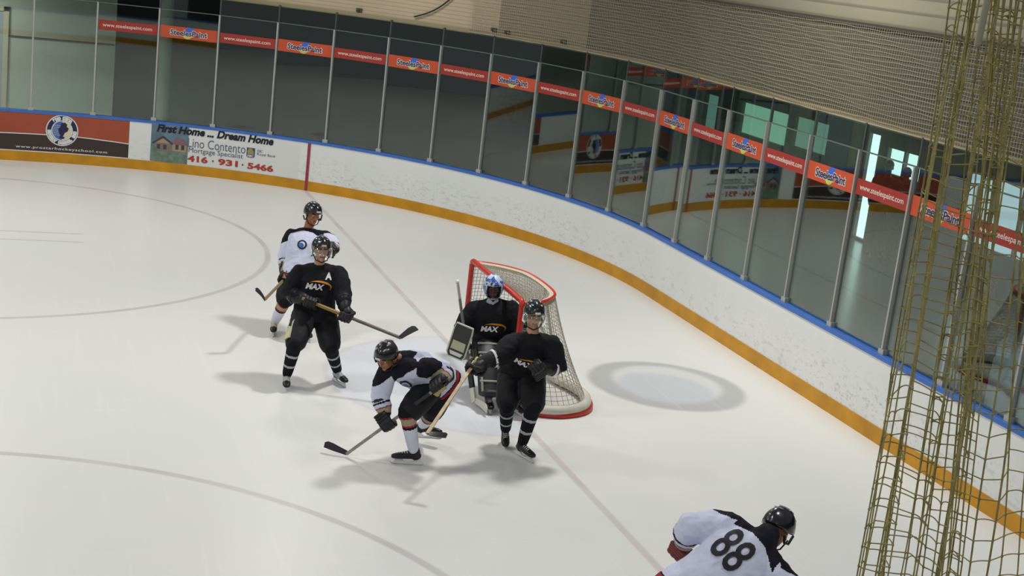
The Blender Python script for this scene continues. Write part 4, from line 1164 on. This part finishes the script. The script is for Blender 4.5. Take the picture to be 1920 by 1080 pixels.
def goalie_gear(root, H, J, rt, up, fr):
    # painted mask
    n, m = 32, 16; v, f = [], []
    c = H(0, 0, .0)
    skip = set()
    for j in range(m+1):
        ph = math.pi*(.0+.90*j/m)
        for i in range(n):
            th = 2*math.pi*i/n
            rx, ry, rz = .118, .142, .158
            taper = 1-.25*max(0, -math.cos(ph))
            v.append(c + H.r*rx*math.sin(ph)*math.cos(th)*taper + H.f*ry*math.sin(ph)*math.sin(th)*taper + H.u*rz*math.cos(ph))
    for j in range(m):
        for i in range(n):
            pc = (v[j*n+i]+v[(j+1)*n+(i+1) % n])/2
            r, fw, u = H.loc(pc)
            if fw > .055 and abs(r) < .078 and -.098 < u < .052: continue
            f.append((j*n+i, (j+1)*n+i, (j+1)*n+(i+1) % n, j*n+(i+1) % n))
    mm = bpy.data.materials.new('mask_paint'); mm.use_nodes = True; nt = mm.node_tree; X.nt = nt
    b = nt.nodes['Principled BSDF']; b.inputs['Roughness'].default_value = .3
    tc = nt.nodes.new('ShaderNodeTexCoord'); ns = nt.nodes.new('ShaderNodeTexNoise'); ns.inputs['Scale'].default_value = 20; ns.inputs['Detail'].default_value = 2
    nt.links.new(tc.outputs['Object'], ns.inputs['Vector'])
    ns2 = nt.nodes.new('ShaderNodeTexNoise'); ns2.inputs['Scale'].default_value = 26; nt.links.new(tc.outputs['Object'], ns2.inputs['Vector'])
    col = mixc(nt, rgb(190, 204, 222), X(ns.outputs['Fac']).soft(.44, .47), rgb(60, 92, 168))
    col = mixc(nt, col, X(ns2.outputs['Fac']).soft(.38, .40), rgb(28, 36, 66))
    nt.links.new(col, b.inputs['Base Color'])
    mb = MB(); mb.add((v, f)); mk = mb.obj('goalie_mask', mm, root, True)
    sd = mk.modifiers.new('thickness', 'SOLIDIFY'); sd.thickness = .008; sd.offset = -1
    cage = MB()
    for k in range(5):
        r = -.062+.031*k; cage.add(tube([H(r, .118-abs(r)*.35, .055), H(r, .150-abs(r)*.5, .0), H(r, .140-abs(r)*.5, -.06), H(r, .105-abs(r)*.3, -.10)], [.0032]*4, n=6))
    for u, w in ((.03, .078), (-.01, .080), (-.055, .072)):
        cage.add(tube([H(-w, .085, u), H(-w*.55, .128, u), H(0, .150, u), H(w*.55, .128, u), H(w, .085, u)], [.0032]*5, n=6))
    cage.obj('face_cage', M_strap, mk, True)
    MB().add(tube([H(-.06, .06, -.13), H(0, .10, -.165), H(.06, .06, -.13)], [(.03, .006)]*3, H.u, n=8)).obj('throat_guard', M_sgrey, mk, True)
    # leg pads
    padm = mat('goalie_pad_black', rgb(32, 33, 36), .5, vary=.2); padw = mat('goalie_pad_trim', rgb(150, 150, 140), .5)
    for s, q in (('A', -1), ('B', 1)):
        k, a, h = J['kn'+s], J['an'+s], J['hip'+s]
        d = (a-k).normalized(); front = Vector((-.12, -.97, .25)); front = (front-d*front.dot(d)).normalized(); sd = d.cross(front)
        c0 = k - d*.22 + front*.06; c1 = k+front*.10; c2 = a + front*.075; c3 = a + d*.03+front*.16
        pd = fuse([tube([c0, c1, c1.lerp(c2, .5), c2, c3], [(.13, .050), (.14, .058), (.135, .055), (.13, .050), (.115, .040)], sd, n=20)], .011, 2)
        po = obj('leg_pad', pd, padm, root, True)
        for t in (.2, .8, 1.25, 1.7):
            if t < 1: e = c0.lerp(c1, t)
            else: e = c1.lerp(c2, t-1)
            e = e+front*.052
            MB().add(tube([e-sd*.11, e+sd*.11], [(.010, .014)]*2, front, n=8)).obj('pad_roll', padw, po, True)
        for g in (-1, 1):
            MB().add(tube([c1+front*.05+sd*.098*g, c2+front*.045+sd*.092*g], [.014, .014], n=8)).obj('outer_roll', padw, po, True)
    # blocker on the stick hand
    bm = mat('blocker_face', rgb(52, 54, 50), .5); hA = J['haA']
    ll = Vector((-.16, .10, -.88)).normalized(); nn = Vector((-.55, -.80, .05)); nn = (nn-ll*nn.dot(ll)).normalized(); ss = ll.cross(nn)
    cb = hA + Vector((-.07, -.045, .03)) + nn*.03
    pl = [(-.095, -.19), (.095, -.19), (.105, -.12), (.105, .15), (.08, .19), (-.08, .19), (-.105, .15), (-.105, -.12)]
    bo = MB().add(prism(pl, cb, ss, ll, nn, .022)).obj('blocker', bm, root)
    MB().add(prism([(-.075, .0), (.075, .0), (.080, .10), (-.080, .10)], cb+nn*.0235, ss, ll, nn, .002)).obj('blocker_panel', mat('blocker_cream', rgb(176, 174, 146), .5), bo)
    MB().add(prism([(-.08, .125), (.08, .125), (.06, .165), (-.06, .165)], cb+nn*.0235, ss, ll, nn, .002)).obj('blocker_stripe', M_gwhite, bo)
    rim = [cb+nn*.012+ss*x*1.0+ll*y*1.0 for x, y in pl+pl[:1]]
    MB().add(tube(rim, [.012]*len(rim), n=8)).obj('blocker_edge', mat('blocker_trim', rgb(186, 190, 170), .5), bo, True)
    glove(hA, J['elA'], (V(-0.39, -0.861, 0.06)-V(-0.551, -0.286, 1.27)), root, (M_glove, M_glove, M_glove), 1.1, -1)
    # catching glove
    hb = J['haB']; mt = Vector((-.2, -.95, .2)).normalized(); w2 = (hb-J['elB']).normalized(); side = mt.cross(w2).normalized(); w2 = side.cross(mt)
    parts = [ell(hb+w2*.02, (.10, .035, .11), (side, mt, w2), 18, 12), tube([hb-w2*.06, hb-w2*.20], [(.075, .06), (.085, .065)], side, n=14)]
    for i in range(4):
        o = hb+side*(-.06+.036*i)+w2*.06; parts.append(tube([o, o+w2*.06+mt*.02, o+w2*.10+mt*.06], [.022, .021, .018], n=8))
    parts.append(tube([hb-side*.08, hb-side*.13+w2*.06+mt*.03, hb-side*.11+w2*.13+mt*.06], [.026, .024, .02], n=8))
    cg = obj('catching_glove', fuse(parts, .009, 2), M_glove, root, True)
    pk = [hb-side*.10+w2*.12+mt*.055, hb-side*.05+w2*.16+mt*.075, hb+side*.02+w2*.165+mt*.08, hb+side*.06+w2*.15+mt*.06]
    MB().add(tube(pk, [.010]*4, n=8)).obj('pocket_lace', M_gwhite, cg, True)
    MB().add(tube([hb-w2*.17-side*.085, hb-w2*.17+mt*.068, hb-w2*.17+side*.085], [(.012, .02)]*3, w2, n=8)).obj('wrist_strap', M_gwhite, cg, True)
goalie_gear(gr, GH, GJ, grt, gup, gfr)
stick('hockey_stick', (-0.551, -0.286, 1.27), (-0.39, -0.861, 0.06), (-0.32, -1.20, 0.05), "goaltender's upright stick with white knob and wide white paddle resting on the ice",
      mat('goalie_shaft', rgb(96, 94, 92), .4), mat('goalie_knob_tape', rgb(226, 224, 220), .6), mat('goalie_paddle', rgb(206, 204, 184), .45), paddle=.42)

# ------------------------------------------------------------------ spectators behind the glass
def bystander(x, y, z, face, label, coat, legs_c, hair_c, arm=0.0, group=None, h=1.0):
    root = empty('person', (x, y, z), label, 'person', group)
    f = V(face[0], face[1], 0).normalized(); Fr = Frame((x, y, z), f, (0, 0, 1)); P = lambda r, fw, u: Fr(r*h, fw*h, u*h)
    H = Frame(P(0, .03, 1.60), f, (0, 0, 1))
    parts = head_parts(H, P(0, 0, 1.43)) + [tube([P(0, 0, .92), P(0, 0, 1.15), P(0, 0, 1.35), P(0, 0, 1.43)], [(.15, .10), (.14, .10), (.17, .11), (.08, .07)], Fr.r, n=14)]
    hands = []
    for s in (-1, 1):
        sh, el = P(.18*s, 0, 1.38), P(.24*s, .02, 1.10); wr = P(.20*s, .16+arm*.1, .92+arm*.12)
        parts.append(tube([sh, el, wr], [.05, .04, .028], n=10))
        d = (wr-el).normalized(); sd = d.cross(Fr.r).normalized(); pc = wr+d*.05
        parts.append(ell(pc, (.020, .040, .050), (Fr.r, sd, d), 10, 8))
        for i in range(4):
            o = pc+d*.04+sd*(i-1.5)*.019; ln = (.06, .07, .065, .05)[i]
            parts.append(tube([o, o+d*ln*.55, o+d*ln-Fr.r*s*.012], [.0095, .009, .008], n=6))
        parts.append(tube([pc+sd*.035-d*.02, pc+sd*.055+d*.01, pc+sd*.05+d*.035], [.011, .010, .009], n=6))
        parts.append(tube([P(.09*s, 0, .92), P(.10*s, .02, .50), P(.10*s, -.01, .08)], [.08, .055, .04], n=10))
    body = obj('body', fuse(parts, .0105, 1), [skin('spectator_skin', SK_TAN), M_lip, M_brow], root, True); paint(body.data, face_paint(H))
    eyes(H, root)
    jp = [tube([P(0, 0, .82), P(0, 0, 1.0), P(0, 0, 1.25), P(0, 0, 1.36), P(0, 0, 1.44)], [(.20, .14), (.19, .135), (.205, .14), (.18, .12), (.085, .08)], Fr.r, n=20, round_caps=False)]
    for s in (-1, 1):
        sh, el = P(.18*s, 0, 1.36), P(.24*s, .02, 1.10); wr = P(.20*s, .16+arm*.1, .92+arm*.12)
        jp.append(tube([sh, el, el.lerp(wr, .85)], [.080, .066, .052], n=12))
    me = fuse(jp, .013, 4); wrinkle(me, .008, 8, x); obj('jacket', me, coat, root, True)
    for s in (-1, 1):
        MB().add(tube([P(.075*s, 0, .90), P(.095*s, .02, .50), P(.10*s, -.01, .07)], [.105, .080, .068], n=14)).obj('trouser_leg', legs_c, root, True)
        MB().add(tube([P(.10*s, -.05, .045), P(.105*s, .06, .045), P(.11*s, .17, .035)], [(.042, .045), (.046, .045), (.038, .034)], Fr.r, n=12)).obj('shoe', M_black, root, True)
    hp = [ell(H(0, -.022, .055), (.086, .098, .098), H.ax, 18, 12)]
    me = fuse(hp, .011, 2); hb = MB()
    ho = obj('hair', me, hair_c, root, True)
    return root
M_hair = mat('dark_hair', rgb(40, 34, 32), .7, vary=.3, vscale=40)
M_cdark = mat('dark_coat', rgb(46, 50, 62), .8, vary=.2); M_cgrey = mat('brown_grey_coat', rgb(108, 96, 84), .8, vary=.2); M_trou = mat('dark_trousers', rgb(36, 38, 44), .8)
bystander(10.45, 8.26, -.01, (-.6, -.8), 'spectator in dark coat nearest the tall bright door, seen through the glass', M_cdark, M_trou, M_hair, h=1.07)
bystander(10.45, 7.66, -.01, (-.7, -.7), 'spectator in dark coat right of another spectator, below the small bright window', M_cdark, M_trou, M_hair, h=1.05)
bystander(5.75, -1.22, -.01, (-.85, -.5), 'spectator in brown-grey coat standing close behind the glass at the right, behind the hanging net', M_cgrey, M_cdark, M_hair, arm=1.0, h=1.04)

# added panel painted as a blurry reflection, set on the far wall
ps = MB().add(box((6.36, 18.97, .93), (.54, .015, .60))).obj('reflection_panel', mat('reflection_blue', rgb(62, 74, 104), .6, vary=.8, vscale=5))
tag(ps, 'dark blue panel painted as a blurry reflection in the glass', 'reflection_panel')
MB().add(box((6.36, 18.952, .52), (.54, .005, .15))).obj('reflection_band', mat('reflection_band', rgb(50, 72, 130), .6), ps)
mb = MB()
for (px_, pz_, w_, h_) in ((6.15, 1.05, .10, .30), (6.55, .95, .14, .22), (6.4, 1.25, .2, .12), (6.62, 1.2, .08, .2)):
    mb.add(ell((px_, 18.953, pz_), (w_, .006, h_), None, 12, 8))
mb.obj('reflection_blotches', mat('reflection_blotch', rgb(112, 100, 92), .6, vary=.7, vscale=9), ps)

# ------------------------------------------------------------------ hanging net close to the camera
def near_net():
    rnd = random.Random(3)
    x0, yb = -3.752, -12.95
    # the net hangs folded over: a front and a back layer of cords, offsets from the left edge (m)
    front = [0.0, .016, .038, .055, .072, .092, .105, .130, .146, .156, .166, .180, .192, .205, .218, .228, .254, .292, .337, .385, .43, .478, .52, .566, .61]
    rear = [.020, .032, .062, .081, .100, .121, .139, .151, .161, .174, .186, .211, .236]
    zt, zb_ = 5.25, 3.30
    cell = 0.0385; rows = int((zt-zb_)/cell)
    mb = MB()
    for layer, (offs, dy, dz, hang) in enumerate(((front, 0.0, 0.0, 1.0), (rear, .035, .012, 1.0))):
        def pos(i, z):
            k = (z-3.83)/(4.80-3.83)          # 0 low in the net, 1 near its gathered top
            u = offs[i]
            sq = 1 - .42*max(0.0, min(1.25, k))**1.1 if i > 0 else 1
            x = x0 + u*sq + .004*math.sin(z*9+i*2.1+layer*2)*min(1, i) + .008*math.sin(z*3.1+i*1.3+layer)*min(1, i/3)
            fold = .020*math.sin(i*1.9+.4) + .014*math.sin(i*.7+z*1.2)
            if i >= 17: fold *= .35
            return Vector((x, yb+dy+fold, z))
        for i in range(len(offs)):
            pts = [pos(i, zb_+(zt-zb_)*j/60) for j in range(61)]
            r = .0014 if i not in (3, 9, 10, 15, 16) else .0019
            mb.add(tube(pts, [r*rnd.uniform(.9, 1.15)]*61, n=6, round_caps=False))
        for j in range(rows+1):
            z = zb_ + cell*j + dz
            wave = [.007*math.sin(i*.9+j*.23)+.003*math.sin(i*2.3+j) for i in range(len(offs))]
            for i in range(len(offs)-1):
                a = pos(i, z + wave[i]); b = pos(i+1, z + wave[i+1])
                slack = max(.0, .043-(b-a).length)
                up_ = rnd.uniform(-.15, .55)*slack*.55; out = rnd.uniform(-.4, .4)*slack*.5
                pts = []
                for q in range(7):
                    t = q/6; w = math.sin(math.pi*t)
                    pts.append(a.lerp(b, t) + Vector((0, out*w, up_*w)))
                mb.add(tube(pts, [.00115]*7, n=5, round_caps=False))
                mb.add(ell(a, (.0026, .0026, .0026), None, 6, 4))
    offs = front
    pos = lambda i, z: Vector((x0, yb, z))
    root = mb.obj('hanging_net', M_nearcord, None, True)
    tag(root, 'olive knotted safety net hanging in folds close to the viewer at the right', 'netting')
    # gathering rope near the top
    pts = [pos(0, 5.25)+Vector((.012, -.05, 0)), Vector((x0+.012, yb-.05, 5.0)), Vector((x0+.010, yb-.05, 4.86)), Vector((x0+.006, yb-.05, 4.76))]
    MB().add(tube(pts, [.0055]*4, n=8)).obj('tie_rope', mat('pale_rope', rgb(186, 180, 156), .8), root, True)
near_net()

bpy.data.scenes.remove(WORK)
